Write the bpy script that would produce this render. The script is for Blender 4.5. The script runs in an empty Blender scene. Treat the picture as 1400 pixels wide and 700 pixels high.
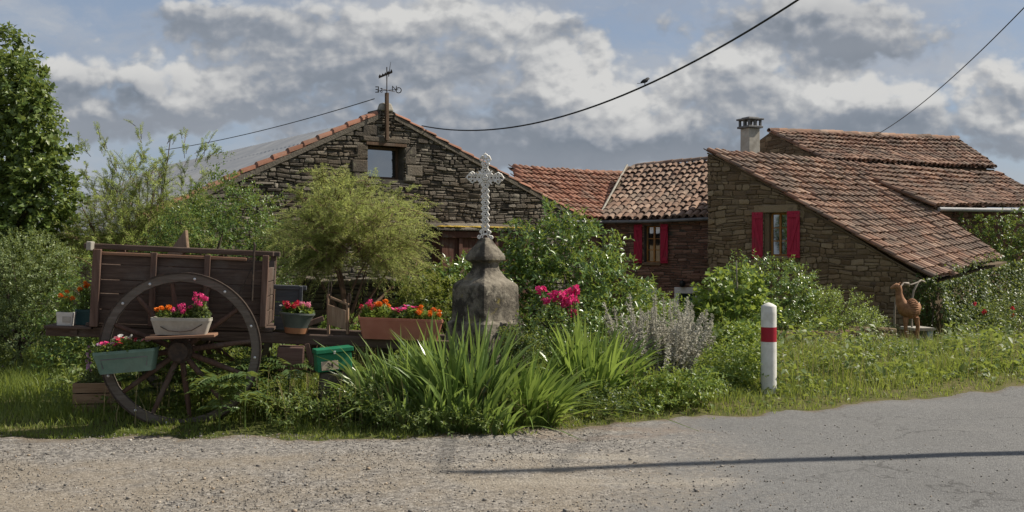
import bpy, math
import numpy as np
from mathutils import Vector, Matrix

scene = bpy.context.scene
COL = scene.collection
R = math.radians
F, CX, CY, EYE = 1400.0, 700.0, 350.0, 1.6

# ------------------------------------------------------------------ camera, sky, sun, exposure
cam_data = bpy.data.cameras.new('camera')
cam_data.sensor_width = 36.0
cam_data.lens = 36.0
cam_data.clip_end = 5000
cam = bpy.data.objects.new('camera', cam_data)
cam.location = (0, 0, EYE)
cam.rotation_euler = (R(90), 0, 0)
COL.objects.link(cam)
scene.camera = cam

SUN_AZ = math.atan2(0.97, 0.22)
SUN_EL = R(44)
SUN = Vector((math.sin(SUN_AZ) * math.cos(SUN_EL), math.cos(SUN_AZ) * math.cos(SUN_EL), math.sin(SUN_EL)))
sd = bpy.data.lights.new('sun', 'SUN')
sd.energy = 5.0
sd.angle = R(0.6)
sd.color = (1.0, 0.92, 0.80)
so = bpy.data.objects.new('sun', sd)
so.rotation_euler = SUN.to_track_quat('Z', 'Y').to_euler()
so.location = (20, 5, 30)
COL.objects.link(so)

scene.view_settings.view_transform = 'Standard'
scene.view_settings.look = 'None'
scene.view_settings.exposure = 0.38
scene.view_settings.gamma = 1.0
scene.view_settings.use_curve_mapping = False
scene.render.engine = 'CYCLES'
scene.cycles.max_bounces = 6
scene.cycles.diffuse_bounces = 3
scene.cycles.glossy_bounces = 2
scene.cycles.transmission_bounces = 3
scene.cycles.use_denoising = True


class NT:
    """small helper to write node trees"""
    def __init__(self, tree):
        self.t = tree
        self.t.nodes.clear()

    def n(self, typ, **kw):
        nd = self.t.nodes.new(typ)
        ins = kw.pop('ins', {})
        for k, v in kw.items():
            setattr(nd, k, v)
        for k, v in ins.items():
            self.set(nd.inputs[k], v)
        return nd

    def set(self, sock, v):
        if isinstance(v, bpy.types.NodeSocket):
            self.t.links.new(v, sock)
        else:
            sock.default_value = v

    def m(self, op, a, b=None, c=None, clamp=False):
        nd = self.t.nodes.new('ShaderNodeMath')
        nd.operation = op
        nd.use_clamp = clamp
        self.set(nd.inputs[0], a)
        if b is not None:
            self.set(nd.inputs[1], b)
        if c is not None:
            self.set(nd.inputs[2], c)
        return nd.outputs[0]

    def smooth(self, v, lo, hi, a=0.0, b=1.0):
        nd = self.n('ShaderNodeMapRange', interpolation_type='SMOOTHSTEP')
        for k, x in (('Value', v), ('From Min', lo), ('From Max', hi), ('To Min', a), ('To Max', b)):
            self.set(nd.inputs[k], x)
        return nd.outputs[0]

    def mix(self, fac, a, b, mode='MIX'):
        nd = self.n('ShaderNodeMix', data_type='RGBA', blend_type=mode)
        self.set(nd.inputs[0], fac)
        for i, x in ((6, a), (7, b)):
            if isinstance(x, (tuple, list)) and len(x) == 3:
                x = (*x, 1)
            self.set(nd.inputs[i], x)
        return nd.outputs[2]

    def ramp(self, fac, stops, interp='LINEAR'):
        nd = self.n('ShaderNodeValToRGB')
        cr = nd.color_ramp
        cr.interpolation = interp
        while len(cr.elements) < len(stops):
            cr.elements.new(0.5)
        for e, (p, c) in zip(cr.elements, stops):
            e.position = p
            e.color = (*c, 1) if len(c) == 3 else c
        self.set(nd.inputs[0], fac)
        return nd.outputs[0]

    def noise(self, vec, scale, detail=4, rough=0.55, out=0):
        nd = self.n('ShaderNodeTexNoise', ins={'Scale': scale, 'Detail': detail, 'Roughness': rough})
        if vec is not None:
            self.set(nd.inputs['Vector'], vec)
        return nd.outputs[out]

    def mapping(self, vec, scale=(1, 1, 1), loc=(0, 0, 0), rot=(0, 0, 0)):
        nd = self.n('ShaderNodeMapping', ins={'Vector': vec, 'Scale': scale, 'Location': loc, 'Rotation': rot})
        return nd.outputs[0]


def build_world():
    w = bpy.data.worlds.new('World')
    scene.world = w
    w.use_nodes = True
    w.cycles.sampling_method = 'MANUAL'
    w.cycles.sample_map_resolution = 256
    k = NT(w.node_tree)
    sky = k.n('ShaderNodeTexSky', sky_type='NISHITA', sun_disc=False, sun_elevation=SUN_EL,
              sun_rotation=SUN_AZ, altitude=600, air_density=1.0, dust_density=1.6, ozone_density=1.2)
    tc = k.n('ShaderNodeTexCoord')
    sep = k.n('ShaderNodeSeparateXYZ', ins={0: tc.outputs['Generated']})
    x, y, z = sep.outputs
    yy = k.m('MAXIMUM', k.m('ABSOLUTE', y), 0.22)
    U = k.m('DIVIDE', x, yy)
    V = k.m('DIVIDE', z, yy)
    # clouds of this sky as soft lumps in direction space: (px, py, rx, ry, amount)
    lumps = [(400, 95, 230, 62, 1.0), (600, 35, 190, 62, .95), (742, 100, 92, 56, 1.3), (620, 160, 210, 44, .9),
             (300, 16, 150, 30, .75), (850, 165, 200, 44, .95), (130, 165, 120, 40, .95), (95, 108, 80, 30, .75),
             (205, 118, 30, 24, .7), (270, 150, 110, 40, .7), (1030, 97, 75, 32, 1.1), (1175, 62, 130, 34, .95), (700, 210, 180, 26, .6),
             (1120, 18, 210, 36, 1.0), (1290, 155, 90, 44, 1.05), (1180, 150, 100, 36, .95), (1050, 155, 130, 42, .9), (960, 110, 60, 40, .4),
             (1385, 122, 60, 40, 1.0), (960, 205, 260, 28, .85), (1340, 200, 110, 30, .9), (770, 25, 44, 14, .45),
             (-150, 150, 160, 90, .8), (1560, 120, 110, 70, .8)]
    shades = [(400, 112, 190, 34, .75), (640, 155, 150, 26, .65), (115, 122, 75, 16, .75), (205, 122, 24, 18, .8),
              (1020, 105, 52, 15, .8), (1110, 22, 200, 22, .8), (1180, 80, 110, 12, .6), (800, 190, 180, 18, .75),
              (690, 112, 46, 24, .55), (1270, 172, 80, 16, .6), (1130, 178, 110, 14, .45), (320, 24, 160, 24, .6), (1385, 138, 45, 14, .5),
              (560, 75, 80, 24, .5)]

    def lump_sum(u, v, items, slope=False):
        tot = None
        grad = None
        for (px, py, rx, ry, am) in items:
            a = k.m('MULTIPLY', k.m('SUBTRACT', u, (px - CX) / F), F / rx)
            b = k.m('MULTIPLY', k.m('SUBTRACT', v, (CY - py) / F), F / ry)
            r2 = k.m('ADD', k.m('MULTIPLY', a, a), k.m('MULTIPLY', b, b))
            g = k.m('MULTIPLY', k.m('EXPONENT', k.m('MULTIPLY', r2, -0.8)), am)
            tot = g if tot is None else k.m('ADD', tot, g)
            if slope:
                q = k.m('MULTIPLY', g, k.m('ADD', k.m('MULTIPLY', a, 1.6 * .016 * F / rx), k.m('MULTIPLY', b, 1.6 * .024 * F / ry)))
                grad = q if grad is None else k.m('ADD', grad, q)
        return (tot, grad) if slope else tot

    def vec(u, v, s=(1, 1)):
        c = k.n('ShaderNodeCombineXYZ', ins={0: k.m('MULTIPLY', u, s[0]), 1: k.m('MULTIPLY', v, s[1]), 2: 0.37})
        return c.outputs[0]

    wn = k.noise(vec(U, V), 11, 5, .55, out=1)
    ws = k.n('ShaderNodeSeparateXYZ', ins={0: wn})
    wx, wy = k.m('SUBTRACT', ws.outputs[0], .5), k.m('SUBTRACT', ws.outputs[1], .5)
    U2 = k.m('ADD', U, k.m('MULTIPLY', wx, .10))
    V2 = k.m('ADD', V, k.m('MULTIPLY', wy, .055))
    U1 = k.m('ADD', U, k.m('MULTIPLY', wx, .022))
    V1 = k.m('ADD', V, k.m('MULTIPLY', wy, .018))

    def billow(u, v):
        a = k.noise(vec(u, v, (1, 1.45)), 10, 9, .60)
        vor = k.n('ShaderNodeTexVoronoi', feature='F1', ins={'Vector': vec(u, v, (1, 1.3)), 'Scale': 30.0, 'Detail': 2.0, 'Roughness': .55})
        return k.m('ADD', k.m('MULTIPLY', a, 1.0), k.m('MULTIPLY', k.m('SUBTRACT', .5, vor.outputs['Distance']), .30))

    L0, LG = lump_sum(U2, V2, lumps, True)
    b0 = billow(U1, V1)
    d0 = k.m('ADD', k.m('MINIMUM', L0, 1.15), k.m('MULTIPLY', k.m('SUBTRACT', b0, .55), 1.7))
    b1 = billow(k.m('ADD', U1, .006), k.m('ADD', V1, .010))
    cover = k.smooth(d0, .24, .70)
    lit = k.smooth(k.m('ADD', k.m('MULTIPLY', k.m('SUBTRACT', b0, b1), 2.1), k.m('MULTIPLY', LG, .95)), -.44, .74)
    dark = k.m('MULTIPLY', lump_sum(U2, V2, shades), k.smooth(b0, .35, .9, .8, 1.1))
    soft = k.noise(vec(U2, V2, (1, 1.8)), 7, 6, .55)
    tone = k.m('SUBTRACT', k.m('ADD', k.m('MULTIPLY', lit, .78), .25), k.m('MULTIPLY', dark, .30))
    tone = k.m('ADD', tone, k.m('MULTIPLY', k.m('SUBTRACT', soft, .5), .38), clamp=True)
    ccol = k.ramp(tone, [(0.0, (.155, .18, .215)), (.30, (.23, .252, .288)), (.55, (.325, .335, .352)), (.80, (.43, .433, .435)), (1.0, (.56, .555, .54))])
    # thin high veil over the blue
    vl = k.noise(vec(U2, V2, (1, 2.6)), 5, 8, .62)
    veil = k.smooth(k.m('ADD', vl, k.m('MULTIPLY', k.smooth(V, .13, .02), .22)), .32, .66)
    vcol = k.ramp(soft, [(.3, (.27, .295, .345)), (.6, (.40, .41, .43)), (.75, (.50, .495, .48))])
    bgv = k.n('ShaderNodeBackground', ins={'Color': vcol, 'Strength': 0.9})
    bg1 = k.n('ShaderNodeBackground', ins={'Color': sky.outputs[0], 'Strength': 0.07})
    haze = k.n('ShaderNodeBackground', ins={'Color': (.25, .305, .40, 1), 'Strength': 1.0})
    base = k.n('ShaderNodeMixShader', ins={0: .6, 1: bg1.outputs[0], 2: haze.outputs[0]})
    veiled = k.n('ShaderNodeMixShader', ins={0: k.m('MULTIPLY', veil, .75), 1: base.outputs[0], 2: bgv.outputs[0]})
    bg2 = k.n('ShaderNodeBackground', ins={'Color': ccol, 'Strength': 0.92})
    mx = k.n('ShaderNodeMixShader', ins={0: k.m('MULTIPLY', cover, .93), 1: veiled.outputs[0], 2: bg2.outputs[0]})
    out = k.n('ShaderNodeOutputWorld', ins={0: mx.outputs[0]})


build_world()

# ------------------------------------------------------------------ helpers
def at(px, py, d):
    return Vector(((px - CX) / F * d, d, EYE + (CY - py) / F * d))


def smoothstep(a, b, x):
    t = np.clip((np.asarray(x, float) - a) / (b - a), 0, 1)
    return t * t * (3 - 2 * t)


VX = np.array([-60, -20, -4.57, -2.27, -.9, 0, .98, 2.87, 4.41, 6.33, 12, 20, 60, 300])
VY = np.array([10.2, 9.5, 9.14, 9.07, 8.98, 9.33, 9.85, 10.6, 11.43, 12.66, 16.3, 21, 42, 150])


def verge_y(x):
    return np.interp(x, VX, VY)


def wob(x, y, f=1.0):
    return (np.sin(x * 1.7 * f + 1.3 * np.sin(y * 1.1 * f)) + np.sin(y * 2.3 * f + 1.7 * np.sin(x * .9 * f + 2)) + .6 * np.sin(x * 4.1 * f + y * 3.3 * f)) / 2.6


def gz(x, y):
    """height of the ground"""
    x = np.asarray(x, float)
    y = np.asarray(y, float)
    e = y - verge_y(x)
    up = smoothstep(0.0, .5, e) * .07 + smoothstep(.3, 2.5, e) * .06 + wob(x, y, 1.3) * .035 * smoothstep(.1, 1.0, e)
    fall = -1.45 * smoothstep(12.5, 33, y) * smoothstep(-1, 4, e)
    return up + fall


def G(px, d, dz=0.0):
    x = (px - CX) / F * d
    return Vector((x, d, float(gz(x, d)) + dz))


def tag(o, label=None, cat=None, group=None, kind=None):
    if label: o['label'] = label
    if cat: o['category'] = cat
    if group: o['group'] = group
    if kind: o['kind'] = kind
    return o


def empty(name, loc=(0, 0, 0), rz=0.0, label=None, cat=None, group=None):
    o = bpy.data.objects.new(name, None)
    o.location = loc
    o.rotation_euler = (0, 0, rz)
    COL.objects.link(o)
    return tag(o, label, cat, group)


def link(name, me, mat=None, parent=None, smooth=None):
    if mat is not None:
        me.materials.clear()
        me.materials.append(mat)
    o = bpy.data.objects.new(name, me)
    COL.objects.link(o)
    if parent is not None:
        o.parent = parent
    if smooth is not None:
        me.polygons.foreach_set('use_smooth', [True] * len(me.polygons))
        if smooth < 179:
            me.set_sharp_from_angle(angle=R(smooth))
    return o


def copy_tree(o, parent=None):
    c = o.copy()
    COL.objects.link(c)
    if parent is not None:
        c.parent = parent
    for ch in list(o.children):
        copy_tree(ch, c)
    return c


class MB:
    def __init__(self):
        self.v = []
        self.f = []

    def add(self, verts, faces):
        b = len(self.v)
        self.v.extend([tuple(p) for p in verts])
        self.f.extend([tuple(i + b for i in f) for f in faces])

    def box(self, c, s, M=None, taper=None):
        """c centre, s full size; M optional matrix; taper=(tx,ty) scale of the top"""
        tx, ty = taper or (1, 1)
        vs = []
        for z in (-1, 1):
            kx, ky = (tx, ty) if z > 0 else (1, 1)
            for x, y in ((-1, -1), (1, -1), (1, 1), (-1, 1)):
                p = Vector((x * s[0] / 2 * kx, y * s[1] / 2 * ky, z * s[2] / 2))
                if M is not None:
                    p = M @ p
                vs.append((p[0] + c[0], p[1] + c[1], p[2] + c[2]))
        self.add(vs, [(3, 2, 1, 0), (4, 5, 6, 7), (0, 1, 5, 4), (1, 2, 6, 5), (2, 3, 7, 6), (3, 0, 4, 7)])

    def bar(self, a, b, w, h, up=(0, 0, 1)):
        """rectangular bar from a to b"""
        a, b = Vector(a), Vector(b)
        d = (b - a).normalized()
        s = d.cross(Vector(up)).normalized()
        u = s.cross(d).normalized()
        vs = []
        for p in (a, b):
            for i, j in ((-1, -1), (1, -1), (1, 1), (-1, 1)):
                vs.append(p + s * (i * w / 2) + u * (j * h / 2))
        self.add(vs, [(3, 2, 1, 0), (4, 5, 6, 7), (0, 1, 5, 4), (1, 2, 6, 5), (2, 3, 7, 6), (3, 0, 4, 7)])

    def tube(self, pts, rad, n=8, cap=True, closed=False):
        pts = [Vector(p) for p in pts]
        m = len(pts)
        if not hasattr(rad, '__len__'):
            rad = [rad] * m
        ref = None
        vs = []
        for i, p in enumerate(pts):
            if closed:
                d = pts[(i + 1) % m] - pts[i - 1]
            else:
                d = pts[min(i + 1, m - 1)] - pts[max(i - 1, 0)]
            d = d.normalized() if d.length > 1e-9 else Vector((0, 0, 1))
            if ref is None:
                ref = Vector((0, 0, 1)) if abs(d.z) < .9 else Vector((1, 0, 0))
            s = d.cross(ref)
            s = s.normalized() if s.length > 1e-6 else d.orthogonal().normalized()
            u = s.cross(d).normalized()
            ref = u
            for k in range(n):
                a = 2 * math.pi * k / n
                vs.append(p + (s * math.cos(a) + u * math.sin(a)) * rad[i])
        fs = []
        for i in range(m if closed else m - 1):
            j = (i + 1) % m
            for k in range(n):
                fs.append((i * n + k, i * n + (k + 1) % n, j * n + (k + 1) % n, j * n + k))
        if cap and not closed:
            fs.append(tuple(range(n - 1, -1, -1)))
            fs.append(tuple(range((m - 1) * n, m * n)))
        self.add(vs, fs)

    def lathe(self, prof, n=24, c=(0, 0, 0), sx=1.0, sy=1.0, rot=0.0, cap=True):
        vs = []
        for r, z in prof:
            for k in range(n):
                a = 2 * math.pi * k / n + rot
                vs.append((c[0] + r * sx * math.cos(a), c[1] + r * sy * math.sin(a), c[2] + z))
        fs = []
        m = len(prof)
        for i in range(m - 1):
            for k in range(n):
                fs.append((i * n + k, i * n + (k + 1) % n, (i + 1) * n + (k + 1) % n, (i + 1) * n + k))
        if cap:
            fs.append(tuple(range(n - 1, -1, -1)))
            fs.append(tuple(range((m - 1) * n, m * n)))
        self.add(vs, fs)

    def prism(self, outline, ax, ay, az, org, th):
        """2D outline (list of (a,b)) in axes ax, ay, extruded th along az"""
        ax, ay, az, org = Vector(ax), Vector(ay), Vector(az), Vector(org)
        n = len(outline)
        vs = [org + ax * a + ay * b for a, b in outline] + [org + ax * a + ay * b + az * th for a, b in outline]
        fs = [tuple(range(n - 1, -1, -1)), tuple(range(n, 2 * n))]
        for i in range(n):
            j = (i + 1) % n
            fs.append((i, j, n + j, n + i))
        self.add(vs, fs)

    def build(self, name, mat, parent=None, smooth=None, bevel=0.0, origin=None):
        me = bpy.data.meshes.new(name)
        me.from_pydata(self.v, [], self.f)
        me.validate()
        if origin is not None:
            me.transform(Matrix.Translation(-Vector(origin)))
        o = link(name, me, mat, parent, smooth)
        if origin is not None:
            o.location = origin
        if bevel:
            b = o.modifiers.new('bevel', 'BEVEL')
            b.width = bevel
            b.segments = 2
            b.limit_method = 'ANGLE'
            b.angle_limit = R(40)
        return o


def np_mesh(name, verts, loops, sizes, mat, parent=None, smooth=False):
    me = bpy.data.meshes.new(name)
    nv, nl, nf = len(verts), len(loops), len(sizes)
    me.vertices.add(nv)
    me.vertices.foreach_set('co', np.ascontiguousarray(verts, dtype=np.float32).ravel())
    me.loops.add(nl)
    me.loops.foreach_set('vertex_index', np.ascontiguousarray(loops, dtype=np.int32))
    me.polygons.add(nf)
    starts = np.concatenate(([0], np.cumsum(sizes)[:-1])).astype(np.int32)
    me.polygons.foreach_set('loop_start', starts)
    me.polygons.foreach_set('loop_total', np.asarray(sizes, dtype=np.int32))
    if smooth:
        me.polygons.foreach_set('use_smooth', np.ones(nf, dtype=bool))
    me.update(calc_edges=True)
    return link(name, me, mat, parent)


def unit(a):
    return a / np.maximum(np.linalg.norm(a, axis=-1, keepdims=True), 1e-9)


LEAF_T = np.array([(0, 0, 0), (.42, -.5, .10), (.5, 0, -.02), (.42, .5, .10), (1, 0, -.16)])
LEAF_L = np.array([0, 3, 4, 2, 0, 2, 4, 1])


def leaf_arrays(pos, d, nrm, L, W):
    d = unit(d)
    s = unit(np.cross(d, nrm))
    n = np.cross(s, d)
    t = LEAF_T
    v = (pos[:, None, :] + d[:, None, :] * (t[None, :, 0:1] * L[:, None, None])
         + s[:, None, :] * (t[None, :, 1:2] * W[:, None, None]) + n[:, None, :] * (t[None, :, 2:3] * L[:, None, None]))
    N = len(pos)
    lo = (LEAF_L[None, :] + 5 * np.arange(N)[:, None]).ravel()
    return v.reshape(-1, 3), lo, np.full(2 * N, 4)


def leaves(name, pos, d, nrm, L, W, mat, parent=None):
    v, lo, sz = leaf_arrays(pos, d, nrm, L, W)
    return np_mesh(name, v, lo, sz, mat, parent)


def blades(name, base, lean, H, W, mat, parent=None, curl=.5, seg=3, side=None, rng=None):
    """grass blades / sword leaves: base Nx3, lean Nx3 (horizontal lean vector times height)"""
    N = len(base)
    ts = np.linspace(0, 1, seg + 1)
    if side is None:
        a = rng.uniform(0, 2 * np.pi, N)
        side = np.stack([np.cos(a), np.sin(a), 0 * a], 1)
    vs = []
    for i, t in enumerate(ts):
        c = base + lean * (t ** (1 + curl))[..., None] if np.ndim(t) else base + lean * (t ** (1 + curl))
        c = c.copy()
        ln = np.linalg.norm(lean, axis=1)
        c[:, 2] += H * t - ln * .35 * t ** 3
        w = W * (1 - .92 * t ** 2.2)
        if i == seg:
            vs.append(c[:, None, :])
        else:
            vs.append(np.stack([c - side * w[:, None] / 2, c + side * w[:, None] / 2], 1))
    v = np.concatenate(vs, 1)
    k = v.shape[1]
    lp, sz = [], []
    for i in range(seg - 1):
        lp += [2 * i, 2 * i + 1, 2 * i + 3, 2 * i + 2]
        sz.append(4)
    lp += [2 * (seg - 1), 2 * (seg - 1) + 1, 2 * seg]
    sz.append(3)
    lo = (np.array(lp)[None, :] + k * np.arange(N)[:, None]).ravel()
    return np_mesh(name, v.reshape(-1, 3), lo, np.tile(sz, N), mat, parent)


def hnoise(p, f, seed=0.0):
    """cheap smooth pseudo noise in about -1..1 for Nx3"""
    x, y, z = p[:, 0] * f + seed, p[:, 1] * f + seed * 1.7, p[:, 2] * f - seed
    return (np.sin(x + 1.9 * np.sin(y * 1.1 + .5) + z * .7) + np.sin(y * 1.3 - 1.4 * np.sin(z * 1.2 + x * .6)) + np.sin(z * 1.7 + 1.6 * np.sin(x * .9 + 1.1))) / 3


# ------------------------------------------------------------------ materials
def material(name, fn, disp=False):
    m = bpy.data.materials.new(name)
    m.use_nodes = True
    k = NT(m.node_tree)
    out = k.n('ShaderNodeOutputMaterial')
    sh = fn(k)
    k.t.links.new(sh, out.inputs[0])
    return m


def bsdf(k, col, rough=.7, bump=None, bstr=.3, bdist=.02, spec=.3, metal=0.0):
    p = k.n('ShaderNodeBsdfPrincipled')
    k.set(p.inputs['Base Color'], (*col, 1) if isinstance(col, tuple) and len(col) == 3 else col)
    k.set(p.inputs['Roughness'], rough)
    k.set(p.inputs['Specular IOR Level'], spec)
    k.set(p.inputs['Metallic'], metal)
    if bump is not None:
        b = k.n('ShaderNodeBump', ins={'Strength': bstr, 'Distance': bdist, 'Height': bump})
        k.t.links.new(b.outputs[0], p.inputs['Normal'])
    return p.outputs[0]


def objco(k):
    return k.n('ShaderNodeTexCoord').outputs['Object']


def rnd(k):
    return k.n('ShaderNodeNewGeometry').outputs['Random Per Island']


def worldpos(k):
    return k.n('ShaderNodeNewGeometry').outputs['Position']


def leaf_mat(name, stops, rough=.42, trans=.38, tcol=None, spec=.5, patch=2.2, warm=.05):
    def fn(k):
        r = rnd(k)
        nz = k.noise(worldpos(k), patch, 3, .5)
        f = k.m('ADD', k.m('MULTIPLY', r, .62), k.m('MULTIPLY', k.smooth(nz, .3, .7), .38))
        c = k.ramp(f, stops)
        if warm:
            c = k.mix(warm, c, (.24, .20, .085))
        p = bsdf(k, c, rough, spec=spec)
        tc = k.mix(.6, c, tcol or (.38, .43, .07))
        tr = k.n('ShaderNodeBsdfTranslucent', ins={'Color': tc})
        return k.n('ShaderNodeMixShader', ins={0: trans, 1: p, 2: tr.outputs[0]}).outputs[0]
    return material(name, fn)


def stone_mat(name, stops, lichen=(.34, .33, .25), lich_amt=.5, warm=None):
    def fn(k):
        oc = objco(k)
        r = rnd(k)
        n1 = k.noise(oc, 1.1, 5, .6)
        n2 = k.noise(oc, 22, 6, .65)
        f = k.m('ADD', k.m('MULTIPLY', r, .78), k.m('MULTIPLY', n2, .32))
        c = k.ramp(f, stops)
        c = k.mix(k.smooth(n1, .42, .68, 0, .55), c, warm or (.20, .155, .11))
        n3 = k.noise(oc, 6.5, 6, .7)
        c = k.mix(k.smooth(n3, .56, .70, 0, lich_amt), c, lichen)
        n4 = k.noise(oc, 3.1, 4, .6)
        c = k.mix(k.smooth(n4, .55, .75, 0, .6), c, (.06, .052, .045))
        h = k.m('ADD', k.m('MULTIPLY', n2, .7), k.m('MULTIPLY', n3, .4))
        return bsdf(k, c, .92, h, .9, .035, .15)
    return material(name, fn)


def plain_mat(name, a, b, scale=8, rough=.7, bstr=.25, bdist=.01, stretch=(1, 1, 1), spec=.3, metal=0.0, dirt=None, dirt_amt=.6):
    def fn(k):
        oc = k.mapping(objco(k), stretch)
        n1 = k.noise(oc, scale, 6, .62)
        c = k.mix(k.smooth(n1, .3, .7), a, b)
        if dirt:
            n2 = k.noise(objco(k), scale * .45, 5, .6)
            c = k.mix(k.smooth(n2, .5, .72, 0, dirt_amt), c, dirt)
        return bsdf(k, c, rough, n1, bstr, bdist, spec, metal)
    return material(name, fn)


M = {}
M['barn_stone'] = stone_mat('barn_stone', [(.15, (.045, .039, .033)), (.45, (.092, .08, .066)), (.7, (.145, .128, .104)), (.95, (.24, .215, .175))], (.23, .22, .155), .5, (.13, .10, .07))
M['red_stone'] = stone_mat('red_stone', [(.15, (.12, .065, .048)), (.5, (.19, .105, .075)), (.8, (.26, .155, .11)), (1, (.31, .21, .155))], (.30, .26, .20), .3, (.23, .12, .085))
M['house_stone'] = stone_mat('house_stone', [(.15, (.115, .08, .05)), (.5, (.185, .135, .085)), (.8, (.25, .19, .12)), (1, (.31, .24, .155))], (.235, .20, .12), .35, (.21, .135, .075))
M['mortar'] = plain_mat('mortar', (.055, .048, .04), (.12, .105, .085), 5, .95, .5, .03)
M['mortar_pale'] = plain_mat('mortar_pale', (.11, .08, .05), (.16, .12, .075), 5, .95, .5, .03)
M['lintel'] = plain_mat('lintel', (.25, .23, .19), (.36, .34, .29), 7, .9, .5, .02, dirt=(.12, .11, .09))
M['render'] = plain_mat('render', (.34, .31, .26), (.46, .43, .37), 4, .92, .4, .01, dirt=(.18, .16, .13))
M['whitewash'] = plain_mat('whitewash', (.62, .61, .58), (.74, .73, .70), 6, .85, .3, .01, dirt=(.4, .38, .33))


def tile_mat(name, stops, grey):
    def fn(k):
        r = rnd(k)
        oc = objco(k)
        n1 = k.noise(oc, 1.3, 4, .55)
        n2 = k.noise(oc, 26, 5, .6)
        f = k.m('ADD', k.m('MULTIPLY', r, .75), k.m('MULTIPLY', n2, .25))
        c = k.ramp(f, stops)
        c = k.mix(k.smooth(n1, .38, .66, 0, grey), c, (.155, .125, .10))
        n3 = k.noise(oc, 9, 6, .7)
        c = k.mix(k.smooth(n3, .58, .72, 0, .7), c, (.10, .085, .075))
        c = k.mix(k.smooth(n3, .43, .30, 0, .55), c, (.36, .33, .27))
        c = k.mix(k.smooth(k.noise(oc, 4.2, 6, .7), .60, .70, 0, .5), c, (.27, .245, .15))
        return bsdf(k, c, .9, n2, .5, .008, .15)
    return material(name, fn)


M['tile_old'] = tile_mat('tile_old', [(.05, (.13, .08, .062)), (.35, (.23, .135, .095)), (.6, (.32, .19, .13)), (.82, (.40, .27, .195)), (1, (.46, .34, .26))], .75)
M['tile_pale'] = tile_mat('tile_pale', [(.05, (.15, .095, .07)), (.4, (.235, .15, .108)), (.75, (.31, .21, .155)), (1, (.38, .29, .22))], .7)
M['tile_red'] = tile_mat('tile_red', [(.05, (.17, .08, .05)), (.4, (.26, .12, .078)), (.75, (.33, .165, .11)), (1, (.40, .26, .185))], .5)
M['tile_bed'] = plain_mat('tile_bed', (.09, .06, .045), (.15, .10, .075), 8, .95, .3)


def corrugated(k):
    oc = objco(k)
    n1 = k.noise(oc, 1.2, 4, .6)
    c = k.mix(k.smooth(n1, .35, .7), (.20, .21, .225), (.27, .275, .28))
    return bsdf(k, c, .55, None, spec=.4)


M['sheet_metal'] = material('sheet_metal', corrugated)


def wood(name, a, b, c3, rough=.85, ax=0, spec=.2):
    def fn(k):
        st = [9, 9, 9]
        st[ax] = .7
        oc = objco(k)
        v = k.mapping(oc, tuple(st))
        n1 = k.noise(v, 5, 6, .65)
        n2 = k.noise(oc, 2.3, 5, .6)
        c = k.ramp(n1, [(.25, a), (.5, b), (.75, c3)])
        c = k.mix(k.m('MULTIPLY', rnd(k), .45), c, a)
        c = k.mix(k.smooth(n2, .50, .70, 0, .55), c, (.14, .122, .105))
        return bsdf(k, c, rough, n1, .6, .008, spec)
    return material(name, fn)


M['cart_wood'] = wood('cart_wood', (.05, .034, .027), (.095, .065, .05), (.16, .115, .09))
M['cart_wood_up'] = wood('cart_wood_up', (.07, .042, .032), (.13, .08, .06), (.20, .135, .105), ax=2)
M['rail_wood'] = wood('rail_wood', (.16, .085, .05), (.25, .14, .09), (.32, .2, .14))
M['wheel_wood'] = wood('wheel_wood', (.08, .066, .055), (.14, .12, .10), (.23, .205, .18))
M['spoke_wood'] = wood('spoke_wood', (.05, .028, .02), (.10, .06, .045), (.16, .10, .075), ax=2)
M['grey_wood'] = wood('grey_wood', (.055, .06, .065), (.09, .095, .10), (.14, .14, .14))
M['tan_wood'] = wood('tan_wood', (.15, .095, .06), (.24, .16, .105), (.33, .24, .165), ax=2)
M['door_wood'] = wood('door_wood', (.05, .022, .015), (.095, .042, .03), (.14, .075, .055), ax=2)
M['window_wood'] = wood('window_wood', (.30, .13, .035), (.42, .20, .06), (.50, .27, .10), ax=2)
M['dark_frame'] = wood('dark_frame', (.06, .035, .022), (.11, .07, .045), (.16, .11, .08), ax=2)
M['crate_wood'] = wood('crate_wood', (.18, .11, .06), (.29, .19, .115), (.38, .27, .17))
M['shutter_red'] = plain_mat('shutter_red', (.30, .012, .038), (.40, .022, .055), 6, .7, .25, .004, (6, 6, .6), dirt=(.22, .04, .05), dirt_amt=.7)
M['iron'] = plain_mat('iron', (.035, .03, .027), (.085, .06, .045), 18, .65, .4, .004, metal=.5)
M['rust'] = plain_mat('rust', (.20, .095, .045), (.36, .19, .10), 14, .75, .4, .006, metal=.15)
M['black_metal'] = plain_mat('black_metal', (.012, .012, .013), (.03, .028, .027), 10, .5, .2)
M['zinc'] = plain_mat('zinc', (.24, .245, .25), (.33, .33, .33), 5, .6, .2, .004, dirt=(.16, .15, .14))
M['gutter_dark'] = plain_mat('gutter_dark', (.10, .10, .10), (.17, .165, .16), 5, .6, .2)
M['white_iron'] = plain_mat('white_iron', (.72, .70, .64), (.82, .80, .75), 30, .55, .35, .004, dirt=(.45, .36, .26), dirt_amt=.5)
M['bolt'] = plain_mat('bolt', (.45, .46, .47), (.62, .62, .62), 30, .4, .1, metal=.6)
M['concrete_white'] = plain_mat('concrete_white', (.58, .57, .52), (.70, .69, .65), 9, .8, .35, .006, dirt=(.42, .40, .34), dirt_amt=.75)
M['band_red'] = plain_mat('band_red', (.27, .005, .018), (.34, .010, .026), 8, .5, .15, dirt=(.22, .03, .03), dirt_amt=.4)
M['pot_grey'] = plain_mat('pot_grey', (.30, .275, .23), (.40, .37, .32), 8, .8, .2, dirt=(.16, .13, .10))
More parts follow.
